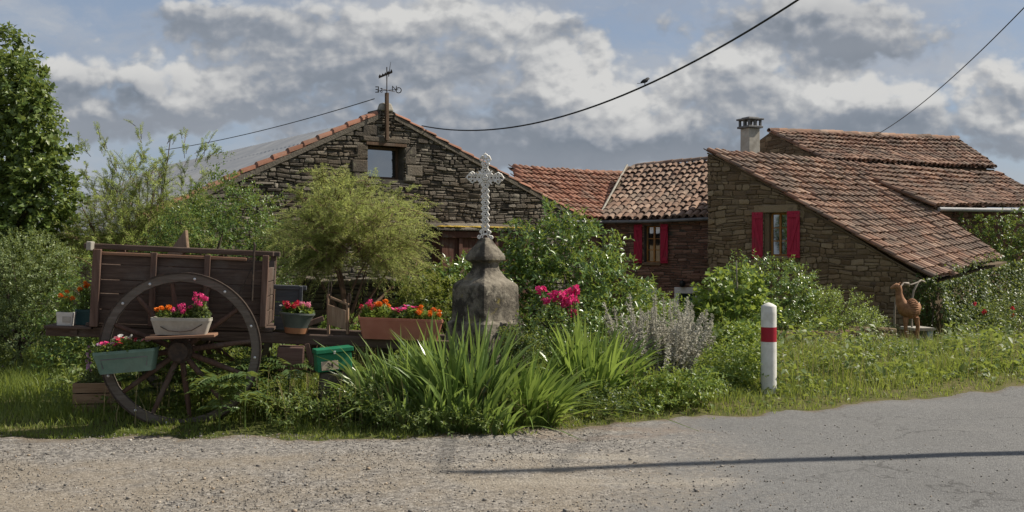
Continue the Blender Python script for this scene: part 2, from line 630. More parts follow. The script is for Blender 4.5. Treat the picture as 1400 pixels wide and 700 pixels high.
M['pot_green'] = plain_mat('pot_green', (.10, .17, .135), (.145, .225, .18), 6, .6, .2, dirt=(.08, .09, .07))
M['pot_terracotta'] = plain_mat('pot_terracotta', (.30, .105, .065), (.38, .15, .10), 5, .65, .15, dirt=(.22, .10, .07))
M['pot_dark'] = plain_mat('pot_dark', (.06, .07, .065), (.10, .11, .10), 6, .6, .2)
M['pot_rim'] = plain_mat('pot_rim', (.24, .10, .05), (.30, .14, .07), 6, .7, .2)
M['pot_white'] = plain_mat('pot_white', (.50, .48, .44), (.62, .60, .56), 6, .7, .2, dirt=(.3, .27, .22))
M['pot_teal'] = plain_mat('pot_teal', (.03, .075, .08), (.05, .11, .11), 6, .6, .2)
M['box_green'] = plain_mat('box_green', (.008, .13, .06), (.014, .175, .085), 7, .5, .2, dirt=(.05, .06, .035))
M['plate'] = plain_mat('plate', (.34, .27, .20), (.45, .37, .29), 12, .8, .2)
M['ink'] = plain_mat('ink', (.012, .012, .012), (.03, .03, .03), 10, .7)
M['soil'] = plain_mat('soil', (.035, .025, .018), (.07, .05, .035), 14, .95, .6, .02)
M['blue_paint'] = plain_mat('blue_paint', (.22, .31, .40), (.42, .47, .50), 9, .7, .3)
M['bark'] = plain_mat('bark', (.055, .042, .032), (.13, .105, .08), 8, .95, .8, .02, (4, 4, 1))
M['bark_red'] = plain_mat('bark_red', (.10, .055, .035), (.19, .12, .08), 8, .9, .6, .01, (4, 4, 1))
M['pole_wood'] = wood('pole_wood', (.12, .10, .08), (.2, .17, .14), (.27, .24, .2), ax=2)
M['feather'] = plain_mat('feather', (.012, .012, .014), (.025, .024, .026), 10, .6)


def pedestal_fn(k):
    oc = objco(k)
    n1 = k.noise(oc, 3.2, 6, .65)
    n2 = k.noise(oc, 14, 6, .7)
    c = k.ramp(n2, [(.25, (.12, .105, .082)), (.5, (.20, .178, .14)), (.75, (.30, .27, .215))])
    c = k.mix(k.smooth(n1, .46, .58, 0, .85), c, (.045, .04, .034))
    c = k.mix(k.smooth(k.noise(oc, 8, 5, .7), .60, .68, 0, .8), c, (.36, .335, .27))
    c = k.mix(k.smooth(k.noise(k.mapping(oc, (1, 1, 1), (3, 1, 7)), 5, 5, .7), .60, .70, 0, .7), c, (.24, .20, .055))
    h = k.m('ADD', k.m('MULTIPLY', n2, .7), k.m('MULTIPLY', n1, .6))
    return bsdf(k, c, .93, h, .9, .03, .12)


M['pedestal_stone'] = material('pedestal_stone', pedestal_fn)


def glass_fn(k):
    p = k.n('ShaderNodeBsdfPrincipled', ins={'Base Color': (.012, .014, .016, 1), 'Roughness': .04, 'Specular IOR Level': .9})
    n = k.noise(objco(k), 2.5, 2, .5)
    b = k.n('ShaderNodeBump', ins={'Strength': .05, 'Distance': .02, 'Height': n})
    k.t.links.new(b.outputs[0], p.inputs['Normal'])
    g = k.n('ShaderNodeBsdfGlossy', ins={'Color': (.75, .8, .85, 1), 'Roughness': .03})
    return k.n('ShaderNodeMixShader', ins={0: .35, 1: p.outputs[0], 2: g.outputs[0]}).outputs[0]


M['glass'] = material('glass', glass_fn)

# foliage
M['leaf_ivy'] = leaf_mat('leaf_ivy', [(0, (0.036, 0.072, 0.017)), (.4, (0.072, 0.126, 0.026)), (.75, (0.138, 0.198, 0.042)), (1, (0.228, 0.276, 0.072))], .42, .32, tcol=(0.336, 0.396, 0.084))
M['leaf_small'] = leaf_mat('leaf_small', [(0, (0.074, 0.112, 0.044)), (.4, (0.127, 0.179, 0.068)), (.8, (0.209, 0.269, 0.112)), (1, (0.329, 0.389, 0.194))], .45, .32)
M['leaf_tamarisk'] = leaf_mat('leaf_tamarisk', [(0, (.17, .23, .05)), (.45, (.27, .34, .09)), (.8, (.37, .42, .14)), (1, (.46, .40, .18))], .6, .55, tcol=(.60, .70, .20), patch=1.3)
M['leaf_tamarisk_gold'] = leaf_mat('leaf_tamarisk_gold', [(0, (.18, .23, .055)), (.45, (.29, .34, .10)), (.78, (.39, .41, .16)), (1, (.54, .36, .19))], .6, .55, tcol=(.62, .68, .20), patch=1.6)
M['leaf_dark'] = leaf_mat('leaf_dark', [(0, (0.041, 0.085, 0.024)), (.45, (0.079, 0.150, 0.037)), (.8, (0.140, 0.235, 0.053)), (1, (0.206, 0.300, 0.075))], .38, .3, spec=.42)
M['leaf_laurel'] = leaf_mat('leaf_laurel', [(0, (0.046, 0.097, 0.023)), (.45, (0.082, 0.162, 0.036)), (.8, (0.138, 0.235, 0.049)), (1, (0.211, 0.308, 0.073))], .32, .3, spec=.6)
M['leaf_bright'] = leaf_mat('leaf_bright', [(0, (0.083, 0.152, 0.025)), (.45, (0.138, 0.228, 0.038)), (.8, (0.206, 0.304, 0.055)), (1, (0.304, 0.372, 0.097))], .45, .42)
M['leaf_lime'] = leaf_mat('leaf_lime', [(0, (.10, .14, .02)), (.5, (.19, .23, .035)), (1, (.32, .30, .06))], .5, .45)
M['leaf_wallivy'] = leaf_mat('leaf_wallivy', [(0, (0.033, 0.066, 0.018)), (.5, (0.061, 0.110, 0.031)), (.85, (0.110, 0.165, 0.055)), (1, (0.209, 0.242, 0.121))], .42, .35, spec=.4)
M['leaf_iris'] = leaf_mat('leaf_iris', [(0, (.085, .155, .036)), (.45, (.14, .225, .055)), (.8, (.21, .30, .085)), (.94, (.31, .37, .15)), (1, (.44, .36, .16))], .33, .38, spec=.6, tcol=(.32, .42, .08), patch=1.5)
M['leaf_iris_yellow'] = leaf_mat('leaf_iris_yellow', [(0, (0.099, 0.182, 0.033)), (.45, (0.165, 0.259, 0.050)), (.8, (0.242, 0.330, 0.072)), (.95, (0.363, 0.396, 0.110)), (1, (0.506, 0.396, 0.143))], .36, .40, spec=.55, tcol=(0.374, 0.484, 0.088), patch=1.5)
M['leaf_silver'] = leaf_mat('leaf_silver', [(0, (.10, .12, .085)), (.5, (.19, .21, .16)), (1, (.30, .31, .26))], .7, .2)
M['spike_grey'] = leaf_mat('spike_grey', [(0, (.30, .28, .225)), (.5, (.44, .42, .35)), (1, (.60, .57, .50))], .85, .3, tcol=(.5, .48, .38), warm=0)
M['leaf_sumac'] = leaf_mat('leaf_sumac', [(0, (.04, .085, .028)), (.5, (.075, .135, .045)), (1, (.12, .185, .07))], .34, .32, spec=.6)
M['leaf_fern'] = leaf_mat('leaf_fern', [(0, (.06, .12, .025)), (.5, (.10, .17, .035)), (1, (.15, .21, .06))], .5, .4)
M['leaf_plant'] = leaf_mat('leaf_plant', [(0, (.04, .09, .015)), (.5, (.08, .15, .025)), (1, (.14, .2, .05))], .5, .4)
M['grass'] = leaf_mat('grass', [(0, (.075, .12, .02)), (.4, (.125, .185, .03)), (.75, (.19, .245, .05)), (.93, (.28, .29, .10)), (1, (.38, .32, .17))], .55, .48, patch=.9)
M['dry_grass'] = leaf_mat('dry_grass', [(0, (.20, .19, .07)), (.5, (.31, .26, .12)), (1, (.42, .34, .19))], .7, .35, tcol=(.35, .28, .12))
M['weed'] = leaf_mat('weed', [(0, (0.066, 0.116, 0.024)), (.5, (0.116, 0.182, 0.039)), (.85, (0.176, 0.237, 0.066)), (1, (0.297, 0.308, 0.132))], .5, .42, patch=1.2)


def petal(name, a, b):
    return leaf_mat(name, [(0, a), (1, b)], .55, .35, tcol=b, warm=0)


M['petal_magenta'] = petal('petal_magenta', (.55, .015, .14), (.80, .06, .26))
M['petal_pink'] = petal('petal_pink', (.70, .16, .28), (.85, .38, .46))
M['petal_red'] = petal('petal_red', (.40, .008, .03), (.62, .02, .06))
M['petal_orange'] = petal('petal_orange', (.72, .13, .008), (.85, .26, .015))
M['petal_white'] = petal('petal_white', (.62, .60, .55), (.80, .78, .72))
M['petal_lilac'] = petal('petal_lilac', (.42, .2, .38), (.62, .36, .55))
M['petal_yellow'] = petal('petal_yellow', (.7, .5, .03), (.8, .62, .06))

# ------------------------------------------------------------------ ground, road
def ground_fn(k):
    w = worldpos(k)
    n1 = k.noise(w, .5, 4, .6)
    n2 = k.noise(w, 5, 6, .65)
    n3 = k.noise(w, 30, 5, .65)
    c = k.mix(k.smooth(n1, .40, .62), (.085, .10, .03), (.14, .125, .055))
    c = k.mix(k.smooth(n2, .5, .7, 0, .7), c, (.17, .135, .085))
    c = k.mix(k.smooth(n3, .45, .7, 0, .5), c, (.06, .055, .03))
    return bsdf(k, c, .97, n3, .8, .03, .05)


M['ground'] = material('ground', ground_fn)


def road_fn(k):
    w = worldpos(k)
    s = k.n('ShaderNodeSeparateXYZ', ins={0: w})
    x, y = s.outputs[0], s.outputs[1]
    wn = k.noise(w, .9, 4, .6)
    # asphalt to the right of a ragged line, loose gravel to the left of it
    edge = k.m('ADD', k.m('SUBTRACT', x, k.m('ADD', k.m('MULTIPLY', k.m('SUBTRACT', y, 6.5), .17), .95)), k.m('MULTIPLY', k.m('SUBTRACT', wn, .5), 2.6))
    fine0 = k.noise(w, 22, 4, .7)
    asp = k.smooth(k.m('ADD', edge, k.m('MULTIPLY', k.m('SUBTRACT', fine0, .5), 1.6)), -.6, .7)
    fine = k.noise(w, 95, 4, .7)
    mid = k.noise(w, 2.2, 5, .6)
    big = k.noise(w, .45, 4, .55)
    vor = k.n('ShaderNodeTexVoronoi', feature='F1', ins={'Vector': w, 'Scale': 75.0, 'Randomness': 1.0})
    vcol = k.n('ShaderNodeSeparateColor', ins={0: vor.outputs['Color']}).outputs[0]
    # asphalt: pale worn grey aggregate
    ca = k.ramp(k.m('ADD', k.m('MULTIPLY', vcol, .55), k.m('MULTIPLY', fine, .45)), [(.15, (.105, .103, .10)), (.5, (.152, .15, .145)), (.85, (.215, .212, .203))])
    ca = k.mix(k.smooth(mid, .45, .7, 0, .30), ca, (.185, .18, .168))
    ca = k.mix(k.smooth(big, .5, .7, 0, .35), ca, (.115, .112, .107))
    # gravel: grey chippings with tan dust between
    vg = k.n('ShaderNodeTexVoronoi', feature='F1', ins={'Vector': w, 'Scale': 42.0, 'Randomness': 1.0})
    k.set(vg.inputs['Vector'], k.n('ShaderNodeVectorMath', operation='ADD', ins={0: w, 1: k.n('ShaderNodeVectorMath', operation='SCALE', ins={0: k.noise(w, 14, 3, .6, out=1), 'Scale': .07}).outputs[0]}).outputs[0])
    gcol = k.n('ShaderNodeSeparateColor', ins={0: vg.outputs['Color']}).outputs[0]
    cg = k.ramp(k.m('ADD', k.m('MULTIPLY', gcol, .6), k.m('MULTIPLY', fine, .4)), [(.2, (.10, .095, .09)), (.5, (.20, .185, .165)), (.85, (.36, .335, .30))])
    ydust = k.smooth(k.m('ADD', y, k.m('MULTIPLY', k.m('SUBTRACT', wn, .5), 2.4)), 8.5, 7.6)
    dust = k.m('MULTIPLY', ydust, k.smooth(k.m('ADD', k.m('MULTIPLY', mid, .6), k.m('MULTIPLY', big, .4)), .34, .58))
    cg = k.mix(k.m('MULTIPLY', dust, .5), cg, k.mix(big, (.21, .165, .11), (.30, .25, .18)))
    red = k.smooth(k.m('ADD', k.m('SUBTRACT', y, 8.75), k.m('MULTIPLY', k.m('SUBTRACT', wn, .5), 1.2)), 0, .4)
    cg = k.mix(k.m('MULTIPLY', red, k.smooth(mid, .4, .6, 0, .5)), cg, (.21, .145, .10))
    trk = k.noise(k.mapping(w, (.22, 1.7, 1), (0, 0, 0), (0, 0, .12)), 1.0, 4, .55)
    cg = k.mix(k.smooth(trk, .55, .70, 0, .55), cg, (.34, .305, .25))
    cg = k.mix(k.smooth(trk, .42, .30, 0, .45), cg, (.13, .115, .095))
    ca = k.mix(k.smooth(trk, .58, .72, 0, .35), ca, (.20, .195, .185))
    vc = k.n('ShaderNodeTexVoronoi', feature='DISTANCE_TO_EDGE', ins={'Vector': k.n('ShaderNodeVectorMath', operation='ADD', ins={0: w, 1: k.noise(w, 1.8, 4, .6, out=1)}).outputs[0], 'Scale': .55})
    ca = k.mix(k.m('MULTIPLY', k.smooth(vc.outputs['Distance'], .012, .004), k.smooth(big, .45, .6, 0, .6)), ca, (.06, .058, .055))
    c = k.mix(asp, cg, ca)
    ea = k.n('ShaderNodeAttribute', attribute_name='edge').outputs['Fac']
    soil = k.smooth(k.m('ADD', ea, k.m('MULTIPLY', k.m('SUBTRACT', k.noise(w, 3.5, 5, .65), .5), .75)), .34, .06)
    c = k.mix(k.m('MULTIPLY', soil, .8), c, k.mix(fine, (.10, .075, .05), (.20, .155, .105)))
    hg = k.m('ADD', k.m('MULTIPLY', vg.outputs['Distance'], -.55), k.m('MULTIPLY', fine, .5))
    ha = k.m('ADD', k.m('MULTIPLY', vor.outputs['Distance'], -.35), k.m('MULTIPLY', fine, .35))
    h = k.m('ADD', k.m('MULTIPLY', hg, k.m('SUBTRACT', 1.0, asp)), k.m('MULTIPLY', ha, asp))
    return bsdf(k, c, .93, h, .8, .02, .15)


M['road'] = material('road', road_fn)


def stretch_axis(lo, hi, step, far):
    a = list(np.arange(lo, hi + step / 2, step))
    s, p = step, hi
    while p < far:
        s *= 1.35
        p += s
        a.append(p)
    s, p = step, lo
    pre = []
    while p > -far:
        s *= 1.35
        p -= s
        pre.append(p)
    return np.array(pre[::-1] + a)


def build_ground():
    xs = stretch_axis(-12, 24, .22, 1800)
    ys = stretch_axis(5, 42, .22, 1800)
    X, Y = np.meshgrid(xs, ys)
    Z = gz(X, Y)
    Z = np.where(np.hypot(X, Y) > 120, Z - .0005 * (np.hypot(X, Y) - 120) * 0, Z)
    ny, nx = X.shape
    v = np.stack([X, Y, Z], -1).reshape(-1, 3)
    i = np.arange(ny - 1)[:, None] * nx + np.arange(nx - 1)[None, :]
    lo = np.stack([i, i + 1, i + nx + 1, i + nx], -1).reshape(-1)
    o = np_mesh('ground', v, lo, np.full((ny - 1) * (nx - 1), 4), M['ground'], smooth=True)
    tag(o, 'rough earth of the garden and the fields behind the verge', 'ground', kind='structure')
    xs = np.concatenate([np.linspace(-60, -10, 40), np.arange(-9.9, 16, .08), np.linspace(16.2, 60, 60), [120, 300]])
    t = np.concatenate([np.linspace(0, .6, 6), np.linspace(.62, 1, 60)])
    ed = verge_y(xs) + .10 * np.sin(xs * 5.1 + 1.5 * np.sin(xs * 2.3)) + .05 * np.sin(xs * 13 + 2 * np.sin(xs * 7)) + .03
    X = np.repeat(xs[None, :], len(t), 0)
    Y = -14 + t[:, None] * (ed[None, :] + 14)
    Z = .012 + .004 * wob(X, Y, 1.1)
    Z[-1] = -.03
    ny, nx = X.shape
    v = np.stack([X, Y, Z], -1).reshape(-1, 3)
    i = np.arange(ny - 1)[:, None] * nx + np.arange(nx - 1)[None, :]
    lo = np.stack([i, i + 1, i + nx + 1, i + nx], -1).reshape(-1)
    o = np_mesh('road', v, lo, np.full((ny - 1) * (nx - 1), 4), M['road'], smooth=True)
    at_ = o.data.attributes.new('edge', 'FLOAT', 'POINT')
    at_.data.foreach_set('value', (ed[None, :] - Y).astype(np.float32).ravel())
    tag(o, 'worn grey asphalt road running out into a gravel forecourt', 'road', kind='structure')
    # loose stones
    rng = np.random.default_rng(5)
    N = 21000
    y = rng.uniform(5.6, 9.6, N)
    x = rng.uniform(-1, 1, N) * y * .56
    dens = np.where(x > .9 + (y - 6.5) * .17 + rng.normal(0, .55, N), .10, 1.0) * np.where(y < 9.5, 1, .4)
    dens *= .35 + .65 * (wob(x, y, 1.4) > -.25) * 1.0
    keep = (rng.random(N) < dens) & (y < verge_y(x) + .1)
    x, y = x[keep], y[keep]
    N = len(x)
    s = .0035 + .006 * rng.random(N) ** 2.2 + .013 * (rng.random(N) < .03) * rng.random(N)
    base = unit(rng.normal(size=(8, 3)) * .0 + np.array([(-1, -1, -1), (1, -1, -1), (1, 1, -1), (-1, 1, -1), (-1, -1, 1), (1, -1, 1), (1, 1, 1), (-1, 1, 1)], float))
    jit = rng.uniform(.7, 1.25, (N, 8, 1)) * np.ones(3)
    a = rng.uniform(0, 6.28, N)
    ca, sa = np.cos(a), np.sin(a)
    p = base[None] * jit * s[:, None, None] * np.array([1.25, .9, .65])
    px = p[..., 0] * ca[:, None] - p[..., 1] * sa[:, None]
    py = p[..., 0] * sa[:, None] + p[..., 1] * ca[:, None]
    v = np.stack([px + x[:, None], py + y[:, None], p[..., 2] + .012 + s[:, None] * .35], -1).reshape(-1, 3)
    f = np.array([3, 2, 1, 0, 4, 5, 6, 7, 0, 1, 5, 4, 1, 2, 6, 5, 2, 3, 7, 6, 3, 0, 4, 7])
    lo = (f[None] + 8 * np.arange(N)[:, None]).ravel()

    def peb(k):
        c = k.ramp(rnd(k), [(0, (.13, .12, .11)), (.45, (.20, .185, .165)), (.8, (.28, .255, .22)), (.93, (.33, .25, .17)), (1, (.46, .44, .40))])
        return bsdf(k, c, .9, k.noise(objco(k), 60, 3), .4, .004, .15)
    M['pebble'] = material('pebble', peb)
    o = np_mesh('gravel', v, lo, np.full(6 * N, 4), M['pebble'])
    tag(o, 'loose grey and tan chippings scattered over the forecourt', 'gravel', kind='stuff')


build_ground()


# ------------------------------------------------------------------ masonry and tiles
def pl(pts):
    xs = [p[0] for p in pts]
    ys = [p[1] for p in pts]
    return lambda s: np.interp(s, xs, ys)


class Wall:
    """a masonry wall: org (x, y), direction dirv along s, outward normal, heights absolute"""
    def __init__(self, org, dirv, nrm):
        self.o = Vector((org[0], org[1], 0))
        self.d = Vector((dirv[0], dirv[1], 0)).normalized()
        self.n = Vector((nrm[0], nrm[1], 0)).normalized()

    def P(self, s, z, out=0.0):
        p = self.o + self.d * s + self.n * out
        return Vector((p.x, p.y, z))


def masonry(parent, name, wall, s0, s1, z0, top_pts, holes, ch, sl, mat, mortar, seed, relief=.045, gap=.012, thick=.35, wave=.02, rough=1.0):
    rng = np.random.default_rng(seed)
    top = pl(top_pts)
    ph = rng.uniform(0, 6.28, 3)
    mb = MB()
    z = z0
    ztop = max(p[1] for p in top_pts)

    def w(zz, s):
        return zz + wave * (math.sin(s * 1.7 + ph[0] + zz * 2.1) + .6 * math.sin(s * 4.3 + ph[1] + zz * 3.7))
    while z < ztop:
        h = rng.uniform(*ch)
        s = s0 - rng.uniform(0, sl[1])
        while s < s1:
            L = rng.uniform(*sl) * (1.0 if rng.random() > .12 else 1.5)
            a, b = max(s, s0), min(s + L, s1)
            s += L
            if b - a < .05:
                continue
            # split a stone into two thin ones now and then
            pieces = [(0, 1)] if rng.random() > .22 else [(0, .48), (.48, 1)]
            for f0, f1 in pieces:
                segs = [(a, b)]
                for (h0, h1, g0, g1) in holes:
                    ns = []
                    for (u0, u1) in segs:
                        if z + h * f1 > g0 + .02 and z + h * f0 < g1 - .02 and u1 > h0 and u0 < h1:
                            if u0 < h0: ns.append((u0, h0))
                            if u1 > h1: ns.append((h1, u1))
                        else:
                            ns.append((u0, u1))
                    segs = ns
                for (u0, u1) in segs:
                    if u1 - u0 < .035:
                        continue
                    zl0, zr0 = w(z + h * f0, u0), w(z + h * f0, u1)
                    zl1, zr1 = w(z + h * f1, u0), w(z + h * f1, u1)
                    tl, tr = float(top(u0)) - .02, float(top(u1)) - .02
                    if zl0 > tl - .03 and zr0 > tr - .03:
                        continue
                    zl1, zr1 = min(zl1, max(tl, zl0 + .01)), min(zr1, max(tr, zr0 + .01))
                    zl0, zr0 = min(zl0, tl), min(zr0, tr)
                    if (zl1 - zl0) < .02 and (zr1 - zr0) < .02:
                        continue
                    g = gap * rng.uniform(.5, 1.3)
                    hh = min(zl1 - zl0, zr1 - zr0)
                    wd = u1 - u0
                    if wd < 2.5 * g or hh < 2.2 * g:
                        continue
                    c = rng.uniform(.05, .34, 8) * (1 if rng.random() > .3 else .5)
                    r = min(wd, hh)
                    jit = lambda q: rng.uniform(-.08, .08) * q * rough
                    A, B = u0 + g, u1 - g
                    pts = [(A + c[0] * r, zl0 + g + jit(hh)), (B - c[1] * r, zr0 + g + jit(hh)), (B + jit(r) * .5, zr0 + g + c[2] * r), (B + jit(r) * .5, zr1 - g - c[3] * r),
                           (B - c[4] * r, zr1 - g + jit(hh)), (A + c[5] * r, zl1 - g + jit(hh)), (A + jit(r) * .5, zl1 - g - c[6] * r), (A + jit(r) * .5, zl0 + g + c[7] * r)]
                    e = relief * (.25 + .75 * rng.random() ** .8)
                    tx, tz = rng.normal(0, .05), rng.normal(0, .07)
                    cs, cz = (A + B) / 2, sum(p[1] for p in pts) / 8
                    ins = min(.014, r * .14)
                    pts = [(min(max(p[0], s0), s1), min(p[1], float(top(min(max(p[0], s0), s1))) - .015)) for p in pts]
                    back = [wall.P(p[0], p[1], -.05) for p in pts]
                    mid = [wall.P(p[0], p[1], e * .72 + tx * (p[0] - cs) + tz * (p[1] - cz)) for p in pts]
                    fr = []
                    for p in pts:
                        q0 = p[0] + (cs - p[0]) / max(abs(cs - p[0]), 1e-6) * min(ins, abs(cs - p[0]) * .5)
                        q1 = p[1] + (cz - p[1]) / max(abs(cz - p[1]), 1e-6) * min(ins, abs(cz - p[1]) * .5)
                        fr.append(wall.P(q0, q1, e + tx * (p[0] - cs) + tz * (p[1] - cz) + rng.uniform(-.004, .004)))
                    n = 8
                    fs = []
                    flip = wall.d.cross(Vector((0, 0, 1))).dot(wall.n) < 0
                    for i in range(n):
                        j = (i + 1) % n
                        fs.append((i, j, n + j, n + i))
                        fs.append((n + i, n + j, 2 * n + j, 2 * n + i))
                    fs.append(tuple(range(2 * n, 3 * n)))
                    if flip:
                        fs = [tuple(reversed(f)) for f in fs]
                    mb.add(back + mid + fr, fs)
        z += h
    o = mb.build(name, mat, parent, smooth=35)
    # mortar core with the openings left free
    core = MB()
    br = sorted(set([s0, s1] + [p[0] for p in top_pts if s0 < p[0] < s1] + [v for h in holes for v in h[:2] if s0 < v < s1]))
    for a, b in zip(br[:-1], br[1:]):
        spans = [(z0, None)]
        for (h0, h1, g0, g1) in sorted(holes, key=lambda q: q[2]):
            if h0 <= (a + b) / 2 <= h1:
                lo, _ = spans.pop()
                if g0 > lo + .01:
                    spans.append((lo, g0))
                spans.append((g1, None))
        for lo, hi in spans:
            ta, tb = (float(top(a)) - .03, float(top(b)) - .03) if hi is None else (hi, hi)
            vs = [wall.P(a, lo, 0), wall.P(b, lo, 0), wall.P(b, tb, 0), wall.P(a, ta, 0),
                  wall.P(a, lo, -thick), wall.P(b, lo, -thick), wall.P(b, tb, -thick), wall.P(a, ta, -thick)]
            core.add(vs, [(0, 1, 2, 3), (7, 6, 5, 4), (0, 4, 5, 1), (1, 5, 6, 2), (2, 6, 7, 3), (3, 7, 4, 0)])
    core.build('mortar', mortar, o)
    return o


def roof_tiles(parent, name, TL, TR, BL, BR, mat, tw=.24, tl=.36, seed=1, keep=None, bed=True, ridge=False, sag=.0):
    """canal tiles laid on the bilinear patch TL TR BL BR (eave at BL BR)"""
    rng = np.random.default_rng(seed)
    TL, TR, BL, BR = [np.array(p, float) for p in (TL, TR, BL, BR)]
    wid = (np.linalg.norm(TR - TL) + np.linalg.norm(BR - BL)) / 2
    hei = (np.linalg.norm(BL - TL) + np.linalg.norm(BR - TR)) / 2
    nc, nr = max(2, round(wid / tw)), max(2, round(hei / tl))

    def P(u, v):
        return (TL * (1 - u) + TR * u) * (1 - v) + (BL * (1 - u) + BR * u) * v
    du = unit((TR - TL + BR - BL))
    dv = unit((BL - TL + BR - TR))
    nn = np.cross(du, dv)
    nn = unit(nn if nn[2] > 0 else -nn)
    mb = MB()
    K = 6
    for kind in (0, 1):
        for j in range(nc + (1 if kind == 1 else 0)):
            u = (j + .5) / nc if kind == 0 else j / nc
            cj = rng.normal(0, .012)
            for i in range(nr):
                v0, v1 = i / nr - .10 / nr, (i + 1) / nr + (.06 / nr)
                pm = P(min(max(u, 0), 1), (v0 + v1) / 2)
                if keep and not keep(pm[0], pm[1]):
                    continue
                a, b = P(u, v0), P(u, v1)
                off = du * (cj + rng.normal(0, .016)) + dv * (rng.normal(0, .022) + (.09 * rng.random() if rng.random() < .05 else 0)) + nn * (.02 * rng.random() if rng.random() < .12 else 0)
                a, b = a + off, b + off + du * rng.normal(0, .016)
                sg = -sag * (math.sin(math.pi * u) * math.sin(math.pi * (v0 + v1) / 2)) + .012 * math.sin(u * 9 + seed) + .012 * math.sin(v0 * 7 + u * 4)
                r0, r1 = (tw * .36, tw * .44) if kind == 0 else (tw * .44, tw * .37)
                h0, h1 = (.012, .045 + rng.uniform(0, .016)) if kind == 0 else (-.015, .01)
                vs = []
                for (c, r, hh) in ((a, r0, h0), (b, r1, h1)):
                    for k in range(K + 1):
                        t = math.pi * k / K
                        x, y = -math.cos(t) * r, math.sin(t) * r * .82
                        if kind == 1:
                            y = r * .55 - y * .75
                        vs.append(c + du * x + nn * (y + hh + sg))
                n = K + 1
                fs = [(k, k + 1, n + k + 1, n + k) for k in range(K)]
                if kind == 0:     # a little thickness at the lower lip
                    for k in range(K + 1):
                        t = math.pi * k / K
                        vs.append(b + du * (-math.cos(t) * r1 * .8) + nn * (math.sin(t) * r1 * .62 + h1 + sg))
                    fs += [(n + k, n + k + 1, 2 * n + k + 1, 2 * n + k) for k in range(K)]
                mb.add(vs, fs)
    if ridge:
        m = max(3, round(np.linalg.norm(TR - TL) / .36))
        for i in range(m):
            a, b = P((i - .05) / m, 0), P((i + 1.04) / m, 0)
            if keep and not keep(a[0], a[1]):
                continue
            o = nn * 0 + np.array([0, 0, .07]) + rng.normal(0, .008, 3)
            side = unit(np.cross(du, [0, 0, 1]))
            vs = []
            for (c, r) in ((a, .105), (b, .125)):
                for k in range(K + 1):
                    t = math.pi * k / K
                    vs.append(c + o + side * (-math.cos(t) * r) + np.array([0, 0, math.sin(t) * r - .04]))
            n = K + 1
            fs = [(k, k + 1, n + k + 1, n + k) for k in range(K)] + [tuple(range(n, 2 * n))]
            mb.add(vs, fs)
    o = mb.build(name, mat, parent, smooth=60)
    if bed:
        q = MB()
        nu, nv = 24, 14
        ids = {}
        vs, fs = [], []
        for i in range(nv + 1):
            for j in range(nu + 1):
                vs.append(P(j / nu, i / nv) - nn * (.035 + sag * math.sin(math.pi * j / nu) * math.sin(math.pi * i / nv)))
        for i in range(nv):
            for j in range(nu):
                c = P((j + .5) / nu, (i + .5) / nv)
                if keep and not keep(c[0], c[1]):
                    continue
                k = i * (nu + 1) + j
                fs.append((k, k + 1, k + nu + 2, k + nu + 1))
        q.add(vs, fs)
        q.build('roof_boards', M['tile_bed'], o)
    return o


